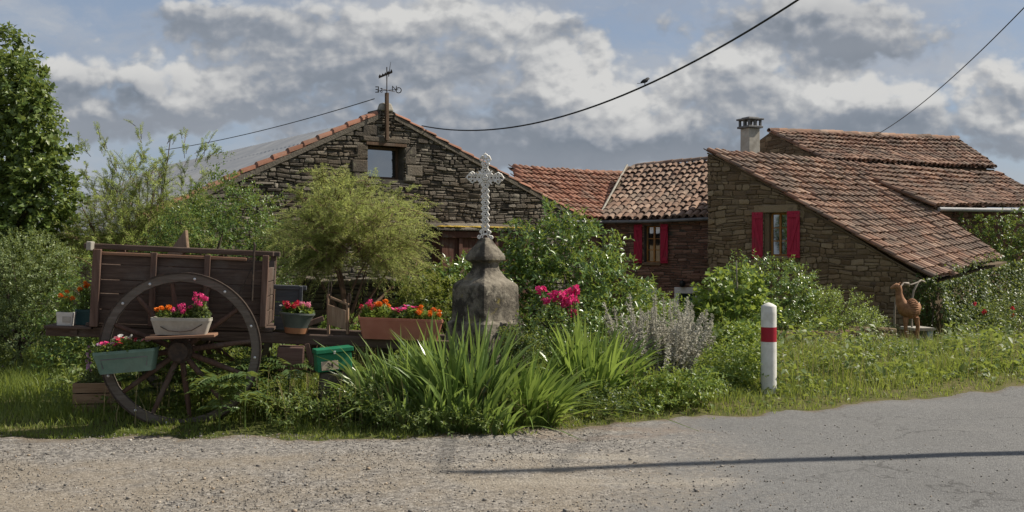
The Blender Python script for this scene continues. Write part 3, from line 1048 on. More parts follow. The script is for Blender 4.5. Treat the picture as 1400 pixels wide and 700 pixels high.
def window(parent, wall, s0, s1, z0, z1, fmat, depth=.16, cols=2, rows=3, fw=.05, surround=None):
    """casement window set back in the wall: frame with pane children"""
    fr = MB()
    C = lambda s, z, o: wall.P(s, z, o)

    def bar(sa, sb, za, zb, o0, o1):
        vs = [C(sa, za, o0), C(sb, za, o0), C(sb, zb, o0), C(sa, zb, o0), C(sa, za, o1), C(sb, za, o1), C(sb, zb, o1), C(sa, zb, o1)]
        fr.add(vs, [(0, 1, 2, 3), (7, 6, 5, 4), (0, 4, 5, 1), (1, 5, 6, 2), (2, 6, 7, 3), (3, 7, 4, 0)])
    o0, o1 = -depth, -depth - .06
    bar(s0, s0 + fw, z0, z1, o0, o1)
    bar(s1 - fw, s1, z0, z1, o0, o1)
    bar(s0 + fw, s1 - fw, z0, z0 + fw, o0, o1)
    bar(s0 + fw, s1 - fw, z1 - fw, z1, o0, o1)
    w = (s1 - s0 - 2 * fw)
    for i in range(1, cols):
        m = s0 + fw + w * i / cols
        bar(m - .03, m + .03, z0 + fw, z1 - fw, o0 + .012, o1)
    for j in range(1, rows):
        m = z0 + fw + (z1 - z0 - 2 * fw) * j / rows
        for i in range(cols):
            a = s0 + fw + w * i / cols + (.03 if i else 0)
            b = s0 + fw + w * (i + 1) / cols - (.03 if i < cols - 1 else 0)
            bar(a, b, m - .014, m + .014, o0 - .008, o1 + .004)
    f = fr.build('window', fmat, parent, bevel=.004)
    g = MB()
    a = [C(s0 + fw * .5, z0 + fw * .5, o0 - .035), C(s1 - fw * .5, z0 + fw * .5, o0 - .035), C(s1 - fw * .5, z1 - fw * .5, o0 - .035), C(s0 + fw * .5, z1 - fw * .5, o0 - .035)]
    g.add(a, [(0, 1, 2, 3)] if wall.d.cross(Vector((0, 0, 1))).dot(wall.n) > 0 else [(3, 2, 1, 0)])
    g.build('pane', M['glass'], f)
    dk = MB()
    dk.prism([(s0, z0), (s1, z0), (s1, z1), (s0, z1)], wall.d, (0, 0, 1), -wall.n, wall.o - wall.n * (depth + .12), .02)
    dk.build('backing', M['black_metal'], f)
    if surround:
        sm, sw = surround
        s_ = MB()

        def blk(sa, sb, za, zb, out):
            vs = [C(sa, za, out), C(sb, za, out), C(sb, zb, out), C(sa, zb, out), C(sa, za, -depth), C(sb, za, -depth), C(sb, zb, -depth), C(sa, zb, -depth)]
            s_.add(vs, [(0, 1, 2, 3), (7, 6, 5, 4), (0, 4, 5, 1), (1, 5, 6, 2), (2, 6, 7, 3), (3, 7, 4, 0)])
        blk(s0 - sw, s0, z0, z1, .055)
        blk(s1, s1 + sw, z0, z1, .055)
        blk(s0 - sw - .06, s1 + sw + .06, z1, z1 + .17, .06)
        blk(s0 - sw - .04, s1 + sw + .04, z0 - .11, z0, .09)
        s_.build('surround', sm, f, bevel=.012)
    return f


def shutter(parent, wall, s0, s1, z0, z1, out, flip, swing=0.0):
    """board shutter with two ledges and a brace, folded back on the wall"""
    mb = MB()
    n = 4
    w = (s1 - s0) / n
    hinge = s1 if flip else s0
    ca, sa = math.cos(swing), math.sin(swing)

    def P(s, z, o):
        ds = s - hinge
        return wall.P(hinge + ds * ca, z, out + o + abs(ds) * sa)

    def blk(sa_, sb, za, zb, o0, o1):
        vs = [P(sa_, za, o1), P(sb, za, o1), P(sb, zb, o1), P(sa_, zb, o1), P(sa_, za, o0), P(sb, za, o0), P(sb, zb, o0), P(sa_, zb, o0)]
        mb.add(vs, [(0, 1, 2, 3), (7, 6, 5, 4), (0, 4, 5, 1), (1, 5, 6, 2), (2, 6, 7, 3), (3, 7, 4, 0)])
    for i in range(n):
        blk(s0 + i * w + .002, s0 + (i + 1) * w - .002, z0, z1, 0, .028)
    H = z1 - z0
    for f in (.06, .86):
        blk(s0 + .015, s1 - .015, z0 + H * f, z0 + H * (f + .075), .028, .052)
    a, b = (s0 + .05, s1 - .05) if not flip else (s1 - .05, s0 + .05)
    q = .045
    vs = []
    for (o) in (.05, .028):
        vs += [P(a - q, z0 + H * .135, o), P(a + q, z0 + H * .135, o), P(b + q, z0 + H * .86, o), P(b - q, z0 + H * .86, o)]
    mb.add(vs, [(0, 1, 2, 3), (7, 6, 5, 4), (0, 4, 5, 1), (1, 5, 6, 2), (2, 6, 7, 3), (3, 7, 4, 0)])
    return mb.build('shutter', M['shutter_red'], parent, bevel=.004)


# ------------------------------------------------------------------ barn
def text_mesh(txt, size, th, M4, name, mat, parent):
    cu = bpy.data.curves.new(name, 'FONT')
    cu.body = txt
    cu.size = size
    cu.extrude = th / 2
    cu.align_x = 'CENTER'
    cu.align_y = 'CENTER'
    cu.resolution_u = 3
    t = bpy.data.objects.new(name, cu)
    me = bpy.data.meshes.new_from_object(t)
    bpy.data.objects.remove(t)
    bpy.data.curves.remove(cu)
    me.transform(M4)
    me.name = name
    return link(name, me, mat, parent)


def build_barn():
    th = R(36)
    v = Vector((math.cos(th), math.sin(th), 0))
    u = Vector((-math.sin(th), math.cos(th), 0))
    ap = at(527, 150, 24)
    gl = float(gz(ap.x, ap.y)) - .6
    root = empty('barn', (0, 0, 0), 0, 'grey rubble stone barn with a gable window and a ribbed metal roof', 'barn')
    W = Wall((ap.x, ap.y), v, -u)
    zL = lambda s: ap.z - abs(s) * .475
    zR = lambda s: ap.z - abs(s) * .398
    top = [(-5.6, zL(5.6)), (-.22, zL(.22)), (-.2, ap.z + .02), (.2, ap.z + .02), (.22, zR(.22)), (5.7, zR(5.7))]
    # window
    def s_of(px):
        r = (px - CX) / F
        return (r * ap.y - ap.x) / (v.x - r * v.y)
    sa, sb = s_of(502), s_of(551)
    za = 1.6 + (350 - 245) / F * (ap.y + v.y * (sa + sb) / 2)
    zb = 1.6 + (350 - 200) / F * (ap.y + v.y * (sa + sb) / 2)
    masonry(root, 'stone_wall', W, -5.6, 5.7, gl, top, [(sa, sb, za, zb)], (.045, .135), (.09, .36), M['barn_stone'], M['mortar'], 3, relief=.075, gap=.010, thick=.5, wave=.022, rough=1.7)
    window(root, W, sa, sb, za, zb, M['dark_frame'], depth=.22, cols=1, rows=1, fw=.07)
    q = MB()
    for (a, b, c, d, o) in ((sa - .42, sa - .015, za + .12, za + .42, .075), (sb + .06, sb + .5, za + .1, za + .36, .075), (sb + .012, sb + .30, za - .03, za + .09, .08), (sb + .02, sb + .33, za + .37, zb + .02, .07), (sa - .34, sa - .012, za - .15, za + .1, .07), (sa - .3, sa - .012, za + .44, zb, .07),
                          (sa - .15, sb + .15, zb + .075, zb + .20, .09), (-.62, -.22, zL(.62) - .34, zL(.62) - .1, .07)):
        q.prism([(a, c), (b, c), (b, d), (a, d)], W.d, (0, 0, 1), W.n, W.o - W.n * .05, .05 + o)
    q.build('quoin', M['barn_stone'], root, bevel=.025)
    q = MB()
    q.prism([(sa - .06, zb), (sb + .06, zb), (sb + .06, zb + .07), (sa - .06, zb + .07)], W.d, (0, 0, 1), W.n, W.o - W.n * .2, .285)
    q.build('lintel', M['dark_frame'], root, bevel=.006)
    # side and back walls, plain
    q = MB()
    L = 17.0
    for s, zt in ((-5.45, zL(5.45) - .12), (5.55, zR(5.55) - .12)):
        o = W.P(s, 0, 0)
        q.prism([(.5, gl), (L, gl), (L, zt), (.5, zt)], u, (0, 0, 1), v * (1 if s < 0 else -1), Vector((o.x, o.y, 0)), .4)
    q.build('side_wall', M['mortar_pale'], root)
    # ribbed sheet roof, both slopes, a little below the gable coping
    for sgn, fn, en in ((-1, zL, 5.95), (1, zR, 6.0)):
        mb = MB()
        n = 150
        vs = []
        drop = .16
        for i in range(n + 1):
            t = .5 + (L - .5 + .3) * i / n
            rib = .035 * (1 if i % 2 else 0) 
            for s in (0, en):
                p = W.P(sgn * s, fn(s) - drop + rib, 0) + u * t
                vs.append(p)
        fs = [(2 * i, 2 * i + 1, 2 * i + 3, 2 * i + 2) for i in range(n)]
        mb.add(vs, fs)
        mb.build('metal_roof', M['sheet_metal'], root)
    # tiled coping down both verges
    rng = np.random.default_rng(8)
    for sgn, fn, en, r in ((-1, zL, 5.7, .12), (1, zR, 5.8, .075)):
        mb = MB()
        n = int(en / .36)
        for i in range(n):
            a, b = .22 + i * .36, .22 + (i + 1) * .36 + .05
            K = 8
            vs = []
            for (s, rr, hh) in ((a, r * .9, .0), (b, r * 1.08, .03)):
                for k in range(K + 1):
                    t = math.pi * k / K
                    vs.append(W.P(sgn * s, fn(s) + math.sin(t) * rr * .85 + hh - .03 + rng.normal(0, .004), .10 - r - math.cos(t) * rr + rng.normal(0, .004) - (r * .3 if sgn < 0 else 0)))
            m = K + 1
            mb.add(vs, [(k, k + 1, m + k + 1, m + k) for k in range(K)] + [tuple(range(m, 2 * m))])
        mb.build('verge_tile', M['tile_red'], root, smooth=60)
        bd = MB()
        bd.prism([(sgn * .2, fn(.2) - .03), (sgn * en, fn(en) - .03), (sgn * en, fn(en) - .14), (sgn * .2, fn(.2) - .14)], W.d, (0, 0, 1), W.n, W.o - W.n * .52, .60)
        bd.build('verge_bed', M['barn_stone'], root)
    ms = MB()
    ms.box(W.P(.02, ap.z + .06, -.05), (.34, .30, .2), Matrix.Rotation(th, 4, 'Z'), (.7, .7))
    ms.build('apex_stone', M['lintel'], root, bevel=.04)

    # weather vane on its post, fixed to the gable
    pz0, pz1 = zb + .12, 1.6 + (350 - 128) / F * 24
    base = W.P(-.03, 0, .12)
    vane = empty('weather_vane', (base.x, base.y, pz0), 0, 'iron weather vane with compass letters on a dark post up the gable', 'weather vane')
    h = pz1 - pz0
    mb = MB()
    mb.box((0, 0, h / 2), (.075, .075, h), Matrix.Rotation(th, 4, 'Z'))
    mb.build('post', M['dark_frame'], vane, bevel=.006)
    mb = MB()
    mb.tube([(0, 0, h - .02), (0, 0, h + .60)], .012, 8)
    mb.tube([(-.24, .1, h + .06), (.27, -.1, h + .06)], .007, 6)
    mb.tube([(-.10, -.22, h + .06), (.16, .22, h + .06)], .007, 6)
    mb.tube([(0.04, 0, h + .38), (.09, 0, h + .72)], [.012, .004], 6)
    mb.build('spindle', M['iron'], vane)
    mb = MB()
    pr = [(-.19, -.075), (.13, .055), (.13, .095), (.10, .15), (.085, .09), (.05, .075), (.03, .105), (.01, .06), (-.02, .045), (-.035, .075), (-.055, .03), (-.085, .02), (-.10, .05), (-.12, .0), (-.145, -.005), (-.16, .03), (-.19, -.02)]
    mb.prism(pr, (1, 0, 0), (0, 0, 1), (0, 1, 0), (0, -.008, h + .41), .016)
    mb.build('pointer', M['iron'], vane)
    for ch, x, y, z, s, mir in (('E', -.235, .10, h + .085, .21, -1), ('S', -.10, -.22, h + .02, .15, -1), ('N', .155, .20, h + .13, .17, 1), ('O', .285, -.10, h + .035, .20, 1)):
        m4 = Matrix.Translation((x, y, z)) @ Matrix.Rotation(R(90), 4, 'X') @ Matrix.Diagonal((mir, 1, 1, 1))
        text_mesh(ch, s, .014, m4, 'letter', M['iron'], vane)

    # plank fronted lean-to against the foot of the gable
    lt = empty('lean_to_shed', (0, 0, 0), 0, 'dark red plank lean to with a mossy stone slab roof under the barn gable', 'shed')
    a, b = s_of(585), s_of(706)
    dm = ap.y + v.y * (a + b) / 2 - .45
    zt = 1.6 + (350 - 312) / F * dm
    Wl = Wall(W.P(0, 0, .45).xy, v, -u)
    mb = MB()
    s = a + .1
    rng = np.random.default_rng(4)
    while s < b - .1:
        w = rng.uniform(.14, .2)
        mb.prism([(s, gl), (s + w - .008, gl), (s + w - .008, zt - .08), (s, zt - .08)], v, (0, 0, 1), -u, Wl.o - Wl.n * rng.uniform(0, .008), .03)
        s += w
    mb.build('plank_wall', M['door_wood'], lt, bevel=.004)
    mb = MB()
    for q_ in (a + .55, a + 1.6):
        mb.prism([(q_, gl), (q_ + .1, gl), (q_ + .1, zt - .08), (q_, zt - .08)], v, (0, 0, 1), -u, Wl.o + Wl.n * .034, .05)
    mb.prism([(a + .05, zt - .24), (b - .05, zt - .24), (b - .05, zt - .085), (a + .05, zt - .085)], v, (0, 0, 1), -u, Wl.o + Wl.n * .088, .04)
    mb.build('plank_frame', M['door_wood'], lt, bevel=.006)
    mb = MB()
    for sd in (a + .08, b - .12):
        mb = MB()
        mb.prism([(sd, gl), (sd + .04, gl), (sd + .04, zt - .08), (sd, zt - .08)], v, (0, 0, 1), u, Wl.o + u * .01, .38)
        mb.build('side_wall', M['door_wood'], lt)
    mb = MB()
    s = a - .1
    while s < b + .1:
        w = rng.uniform(.35, .7)
        e = min(s + w, b + .15)
        z = zt + rng.uniform(-.012, .012)
        vs = [Wl.P(s, z - .07, .2 + rng.uniform(-.03, .03)), Wl.P(e - .01, z - .07, .2 + rng.uniform(-.03, .03)), Wl.P(e - .01, z + .08, -.40), Wl.P(s, z + .08, -.40)]
        vs += [p + Vector((0, 0, .055)) for p in vs]
        mb.add(vs, [(3, 2, 1, 0), (4, 5, 6, 7), (0, 1, 5, 4), (1, 2, 6, 5), (2, 3, 7, 6), (3, 0, 4, 7)])
        s = e
    mb.build('slab_roof', M['barn_stone'], lt, bevel=.012)
    mb = MB()
    for i in range(70):
        s = rng.uniform(a + 1.0, b + .1) if rng.random() < .75 else rng.uniform(a, b)
        r = rng.uniform(.04, .09)
        c = Wl.P(s, zt + .005, .16 - rng.uniform(0, .15))
        mb.lathe([(r * .6, -.01), (r, .01), (r * .8, .03), (r * .3, .045)], 7, c, 1.6, 1, rng.uniform(0, 3))
    M['moss'] = plain_mat('moss', (.26, .17, .02), (.38, .27, .05), 25, .95, .8, .02)
    mb.build('moss', M['moss'], lt, smooth=60)
    return W, v, u


BARN = build_barn()


# ------------------------------------------------------------------ farmhouse wing (two low roofs meeting in a valley)
def build_wing():
    root = empty('farmhouse_wing', (0, 0, 0), 0, 'low red stone house wing with two tiled roofs meeting in a valley', 'house')
    E = Vector((122 / F * 34.9, 34.9, EYE + 54 / F * 34.9))
    va = Vector((.77, .64, 0)).normalized()
    ua = Vector((-.64, .77, 0)).normalized()
    vb = Vector((.86, -.5, 0)).normalized()
    ub = Vector((.5, .86, 0)).normalized()
    val = Vector((1.62, 4.6, 0))

    def side(x, y, o=E, d=val):
        return d.x * (y - o.y) - d.y * (x - o.x)      # > 0 left of the valley
    # roof A
    rA = 3.2
    zr = 1.82
    BL = E + va * -5.4
    BR = E + va * 5.4
    TLa = E + va * -6.0 + ua * rA + Vector((0, 0, zr))
    TRa = E + va * 6.0 + ua * rA + Vector((0, 0, zr + .05))
    l0 = at(700, 290, 32.2)
    l1 = at(703.5, 235, 36.6)
    dl = l1 - l0
    roof_tiles(root, 'tiled_roof', TLa, TRa, BL - ua * .25 - Vector((0, 0, .14)), BR - ua * .25 - Vector((0, 0, .14)), M['tile_red'], .25, .38, 11,
               keep=lambda x, y: side(x, y) > -.1 and dl.x * (y - l0.y) - dl.y * (x - l0.x) < 0, ridge=False)
    rm = MB()
    rng = np.random.default_rng(3)
    a0, a1 = l1, E + va * 4.5 + ua * rA + Vector((0, 0, zr + .03))
    n = 14
    for i in range(n):
        p, q = a0.lerp(a1, i / n), a0.lerp(a1, (i + 1.08) / n)
        rm.tube([p + Vector((0, 0, .03)), q + Vector((0, 0, .05))], [.10, .12], 10)
    rm.build('ridge_tile', M['tile_red'], root, smooth=60)
    # roof B
    BLb = E + vb * -2.6
    BRb = E + vb * 4.3
    rB, zB = 4.0, 2.02
    TLb = BLb + ub * rB + Vector((0, 0, zB - .10))
    TRb = BRb + ub * rB + Vector((0, 0, zB + .18))
    roof_tiles(root, 'tiled_roof', TLb, TRb, BLb - ub * .28 - Vector((0, 0, .10)), BRb - ub * .28 - Vector((0, 0, .10)), M['tile_pale'], .25, .36, 12,
               keep=lambda x, y: side(x, y) < .02, ridge=True, sag=.10)
    # back slopes so that the roofs are closed
    bk = MB()
    for TL, TR, uu, r, zz in ((l1 + va * .2, E + va * 4.5 + ua * rA + Vector((0, 0, zr)), ua, 3.2, 1.8), (E + vb * .6 + ub * rB + Vector((0, 0, zB)), TRb, ub, 3.5, 2.0)):
        p = [TL, TR, TR + uu * r - Vector((0, 0, zz)), TL + uu * r - Vector((0, 0, zz))]
        p = [q - Vector((0, 0, .05)) for q in p]
        bk.add(p, [(0, 1, 2, 3)])
    bk.build('back_roof', M['tile_bed'], root)
    # valley lining: masonry cheek and a zinc strip
    ck = MB()
    vd = val.normalized()
    top = []
    for t in (0, .25, .5, .75, .84):
        p = E + val * t
        d = (p - E)
        za = E.z + max(0, d.dot(ua)) * zr / rA
        zb_ = E.z + max(0, d.dot(ub)) * zB / rB
        top.append((p, za, zb_))
    for (p, a, b), (q, c, d) in zip(top[:-1], top[1:]):
        o = Vector((vd.y, -vd.x, 0)) * .06
        ck.add([(p.x, p.y, a - .1), (q.x, q.y, c - .1), (q.x, q.y, d + .02), (p.x, p.y, b + .02),
                (p.x + o.x, p.y + o.y, a - .1), (q.x + o.x, q.y + o.y, c - .1), (q.x + o.x, q.y + o.y, d + .02), (p.x + o.x, p.y + o.y, b + .02)],
               [(0, 1, 2, 3), (7, 6, 5, 4), (2, 3, 7, 6), (0, 3, 7, 4), (1, 2, 6, 5)])
    ck.build('valley_cheek', M['mortar_pale'], root)
    zn = MB()
    zn.tube([(p.x - .05, p.y - .03, max(a, b) + .06) for p, a, b in top], .038, 8)
    zn.build('valley_lining', M['lintel'], root, smooth=60)
    gl = -2.2
    Wa = Wall(E.xy, va, -ua)
    masonry(root, 'stone_wall', Wa, -5.4, 0, gl, [(-5.4, E.z), (0, E.z)], [], (.08, .2), (.2, .5), M['red_stone'], M['mortar'], 21, relief=.03)
    Wb = Wall(E.xy, vb, -ub)
    dpx = lambda s: (E + vb * s)

    def s_of(px):
        r = (px - CX) / F
        return (r * E.y - E.x) / (vb.x - r * vb.y)

    def z_of(py, s):
        return EYE + (CY - py) / F * (E.y + vb.y * s)
    wa, wb = s_of(881), s_of(902)
    wz0, wz1 = z_of(359, wa), z_of(309, wa)
    da, db = s_of(929), s_of(951)
    dz1 = z_of(401, da)
    xa, xb = s_of(876), s_of(899)
    xz = z_of(393, xa)
    masonry(root, 'stone_wall', Wb, 0, 4.3, gl, [(0, E.z), (4.3, E.z)], [(wa, wb, wz0, wz1), (da, db, gl, dz1)], (.06, .13), (.18, .5), M['red_stone'], M['mortar'], 22, relief=.035, gap=.009, rough=1.6)
    window(root, Wb, wa, wb, wz0, wz1, M['window_wood'], depth=.2, cols=2, rows=3, fw=.045)
    sw = .30
    shutter(root, Wb, wa - .05 - sw, wa - .05, wz0 - .02, wz1 + .05, .055, True)
    shutter(root, Wb, wb + .05, wb + .05 + sw, wz0 - .02, wz1 + .05, .055, False, .25)
    sl = MB()
    sl.prism([(wa - .06, wz0 - .09), (wb + .06, wz0 - .09), (wb + .06, wz0), (wa - .06, wz0)], Wb.d, (0, 0, 1), Wb.n, Wb.o - Wb.n * .15, .24)
    sl.build('sill', M['house_stone'], root, bevel=.01)
    dr = MB()
    C = [(da - .16, gl, da, dz1), (db, gl, db + .16, dz1), (da - .16, dz1, db + .16, dz1 + .2)]
    for (a, b, c, d) in C:
        dr.prism([(a, b), (c, b), (c, d), (a, d)], Wb.d, (0, 0, 1), Wb.n, Wb.o - Wb.n * .2, .26)
    dr.prism([(xa, xz - .2), (xb, xz - .2), (xb, xz), (xa, xz)], Wb.d, (0, 0, 1), Wb.n, Wb.o - Wb.n * .02, .08)
    dr.build('door_surround', M['whitewash'], root, bevel=.01)
    dd = MB()
    dd.prism([(da, gl), (db, gl), (db, dz1), (da, dz1)], Wb.d, (0, 0, 1), Wb.n, Wb.o - Wb.n * .25, .05)
    dd.build('door', M['pot_teal'], root)
    lm = MB()
    c = Wb.P(s_of(935), z_of(388, da), .16)
    lm.lathe([(.03, .12), (.07, .1), (.10, .02), (.085, -.06), (.05, -.10)], 14, c)
    lm.tube([c + Vector((0, 0, .1)), Wb.P(s_of(935), z_of(384, da), 0)], .018, 6)
    lm.build('wall_lamp', M['black_metal'], root, smooth=50)
    gt = MB()
    e0, e1 = E - ub * .34 - Vector((0, 0, .20)), E + vb * 4.0 - ub * .34 - Vector((0, 0, .16))
    gt.tube([e0, e0.lerp(e1, .5) - Vector((0, 0, .03)), e1], .055, 10)
    gt.tube([E + va * -5.2 - ua * .34 - Vector((0, 0, .24)), E - ua * .3 - Vector((0, 0, .20))], .05, 10)
    gt.build('gutter', M['gutter_dark'], root, smooth=60)
    dp = MB()
    p = E - ua * .12 - ub * .12
    dp.tube([p + Vector((0, 0, -.2)), p + Vector((.02, -.02, -.45)), p + Vector((.02, -.02, gl - p.z))], .04, 10)
    dp.build('downpipe', M['gutter_dark'], root, smooth=60)


build_wing()


# ------------------------------------------------------------------ main farmhouse on the right
def build_house():
    root = empty('farmhouse', (0, 0, 0), 0, 'tall brown stone farmhouse with a long lean to tiled roof and a chimney', 'house')
    A = at(968, 206, 30.9)
    d = Vector((.85, -.53, 0)).normalized()
    nrm = Vector((-.53, -.85, 0)).normalized()
    W = Wall(A.xy, d, nrm)

    def s_of(px):
        r = (px - CX) / F
        return (r * A.y - A.x) / (d.x - r * d.y)

    def z_of(py, s):
        return EYE + (CY - py) / F * (A.y + d.y * s)
    tops = []
    for px, py in ((968, 208), (1010, 229), (1060, 257), (1110, 287), (1160, 317), (1210, 348), (1272, 384)):
        s = s_of(px)
        tops.append((s, z_of(py, s) - .05))
    tops[0] = (0, tops[0][1])
    send = tops[-1][0]
    gl = -2.3
    wa, wb = s_of(1045), s_of(1077)
    wz0, wz1 = z_of(350, wa), z_of(291, wa)
    masonry(root, 'stone_wall', W, 0, send, gl, tops, [(wa, wb, wz0, wz1)], (.09, .21), (.14, .42), M['house_stone'], M['mortar_pale'], 31, relief=.055, gap=.010, thick=.45, wave=.035, rough=1.8)
    window(root, W, wa + .14, wb, wz0, wz1, M['window_wood'], depth=.2, cols=2, rows=3, fw=.055)
    rv = MB()
    rv.prism([(wa, wz0), (wa + .14, wz0), (wa + .14, wz1), (wa, wz1)], W.d, (0, 0, 1), W.n, W.o - W.n * .3, .29)
    rv.prism([(wa - .06, wz0 - .1), (wb + .06, wz0 - .1), (wb + .06, wz0), (wa - .06, wz0)], W.d, (0, 0, 1), W.n, W.o - W.n * .2, .29)
    rv.prism([(wa - .3, wz1 + .002), (wb + .3, wz1 + .002), (wb + .3, wz1 + .22), (wa - .3, wz1 + .22)], W.d, (0, 0, 1), W.n, W.o - W.n * .2, .26)
    rv.build('window_reveal', M['house_stone'], root, bevel=.015)
    shw = .33
    shutter(root, W, wa - .02 - shw, wa - .02, wz0 - .06, wz1 + .02, .06, True)
    shutter(root, W, wb + .0, wb + shw + .05, wz0 - .05, wz1 + .03, .06, False, .06)
    # left return wall of the tall part
    e = Vector((.9, .44, 0)).normalized()
    back = Vector((.53, .85, 0)).normalized()
    Wl = Wall(A.xy, back, Vector((-.85, .53, 0)))
    masonry(root, 'stone_wall', Wl, 0, 6.5, gl, [(0, tops[0][1]), (6.5, tops[0][1])], [], (.15, .3), (.25, .6), M['house_stone'], M['mortar_pale'], 32, relief=.03)
    # lean-to roof
    B = A + d * send
    B = Vector((B.x, B.y, z_of(381, send)))
    up = Vector((0, 0, 1))
    TL = A - d * .02 + nrm * .10 + up * .02
    BL = B + nrm * .10 + d * .08 + up * .0
    Cc = at(1371, 353, 30.0)
    TR = at(1182, 224, 33.3)
    roof_tiles(root, 'lean_to_roof', TL, TR, BL, Cc, M['tile_old'], .215, .335, 41, sag=.10)
    vt = MB()
    vt.prism([(0, tops[0][1] - .01)] + [(s, z - .01) for s, z in tops[1:]] + [(s, z + .035) for s, z in tops[::-1]], W.d, (0, 0, 1), W.n, W.o - W.n * .05, .13)
    vt.build('verge_bed', M['mortar_pale'], root)
    # front wall under the low eave (behind the ivy) and end
    f = (Cc - BL)
    fw = MB()
    fh = Vector((f.x, f.y, 0)).normalized()
    fn_ = Vector((fh.y, -fh.x, 0))
    L = math.hypot(f.x, f.y)
    fw.prism([(.1, gl), (L + .6, gl), (L + .6, Cc.z - .10), (.1, BL.z - .12)], fh, up, -fn_, Vector((BL.x, BL.y, 0)) - fn_ * .15, .4)
    fw.build('front_wall', M['mortar_pale'], root)
    global IVY_WALL
    IVY_WALL = (Vector((BL.x, BL.y, 0)), fh, fn_, L, BL.z, Cc.z)
    # wing roof running off to the right
    p1, p2, p3, p4 = at(1140, 223, 33.0), at(1366, 238, 36.6), at(1446, 283, 33.9), at(1277, 281.5, 31.3)
    roof_tiles(root, 'wing_roof', p1, p2, p4, p3, M['tile_old'], .23, .35, 42, sag=.07)
    ev = (p3 - p4)
    eh = Vector((ev.x, ev.y, 0)).normalized()
    en = Vector((eh.y, -eh.x, 0))
    Ww = Wall((p4 - en * .35).xy, eh, en)
    masonry(root, 'stone_wall', Ww, .0, 5.6, gl, [(0, p4.z - .08), (5.6, p4.z + .0)], [], (.12, .25), (.25, .55), M['red_stone'], M['mortar_pale'], 33, relief=.03)
    gt = MB()
    gt.tube([p4 + eh * .15 + en * .06 - up * .10, p4 + ev + en * .06 - up * .14], .065, 10)
    gt.build('gutter', M['zinc'], root, smooth=60)
    en_ = MB()
    en_.add([p1 - up * .1, p4 - up * .12, Vector((p4.x, p4.y, .5)), Vector((p1.x, p1.y, 2.5))], [(0, 1, 2, 3)])
    en_.build('wing_verge', M['mortar_pale'], root)
    # upper block
    r1, r2 = at(1052, 180, 35.6), at(1308, 191, 39.5)
    e1, e2 = at(1128, 219, 33.3), at(1362, 230, 36.9)
    roof_tiles(root, 'upper_roof', r1, r2, e1, e2, M['tile_old'], .23, .35, 43, ridge=True, sag=.07)
    ub = MB()
    back2 = (r1 - e1)
    b2h = Vector((back2.x, back2.y, 0))
    bl = r1 + b2h * 1.0 - up * (r1.z - e1.z)
    br = r2 + Vector(((r2 - e2).x, (r2 - e2).y, 0)) - up * (r2.z - e2.z)
    ub.add([r1 - up * .06, r2 - up * .06, br, bl], [(0, 1, 2, 3)])
    ub.build('back_roof', M['tile_bed'], root)
    uw = (e2 - e1)
    uh = Vector((uw.x, uw.y, 0)).normalized()
    un = Vector((uh.y, -uh.x, 0))
    Wu = Wall((e1 - un * .28).xy, uh, un)
    Lu = math.hypot(uw.x, uw.y)
    masonry(root, 'stone_wall', Wu, .05, Lu - .15, 3.0, [(0, e1.z + .09), (Lu, e2.z + .09)], [], (.1, .18), (.2, .45), M['house_stone'], M['mortar_pale'], 34, relief=.025)
    fs = MB()
    fs.bar(e1 - un * .12 - up * .10, e2 - un * .12 - up * .10, .10, .10)
    fs.build('fascia', M['dark_frame'], root)
    gd = Vector((e1.x - r1.x, e1.y - r1.y, 0))
    gL = gd.length
    gd.normalize()
    gn = Vector((gd.y, -gd.x, 0))
    if gn.x > 0:
        gn = -gn
    Wg = Wall(r1.xy, gd, gn)
    q = at(1040, 180, 35.6)
    masonry(root, 'stone_wall', Wg, -1.2, gL, 2.2, [(-1.2, r1.z - .5), (-.02, r1.z - .02), (0, r1.z), (gL, e1.z - .03)], [], (.09, .18), (.2, .5), M['house_stone'], M['mortar_pale'], 35, relief=.03, thick=.4)
    # chimney
    c = at(1025.5, 205, 33.6)
    zt = EYE + (350 - 176) / F * 33.6
    ch = MB()
    rot = Matrix.Rotation(math.atan2(e.y, e.x), 4, 'Z')
    ch.box((c.x, c.y, (c.z - 1.2 + zt) / 2), (.46, .46, zt - c.z + 1.2), rot, (.96, .96))
    cho = ch.build('chimney', M['render'], root, bevel=.015)
    cp = MB()
    cp.box((c.x, c.y, zt + .04), (.60, .60, .07), rot)
    for i, j in ((-1, -1), (1, -1), (1, 1), (-1, 1), (0, -1), (0, 1), (-1, 0), (1, 0)):
        o = rot @ Vector((i * .23, j * .23, 0))
        cp.box((c.x + o.x, c.y + o.y, zt + .175), (.07, .07, .2), rot)
    cp.box((c.x, c.y, zt + .30), (.64, .64, .055), rot)
    cp.box((c.x, c.y, zt + .35), (.4, .4, .04), rot)
    cp.build('chimney_cap', M['gutter_dark'], cho, bevel=.01)
    return W


HOUSE = build_house()

# ------------------------------------------------------------------ the old two wheeled cart
CART_YAW = R(9)
CO = Vector((-3.07, 9.5, 0))
TILT = R(2.6)
WR = .725


def cart_world(x, y, z):
    """cart space (tilted with the body) to world"""
    xx = x * math.cos(TILT) + (z - WR) * math.sin(TILT)
    zz = WR + (z - WR) * math.cos(TILT) - x * math.sin(TILT)
    c, s = math.cos(CART_YAW), math.sin(CART_YAW)
    return Vector((CO.x + xx * c - y * s, CO.y + xx * s + y * c, zz))


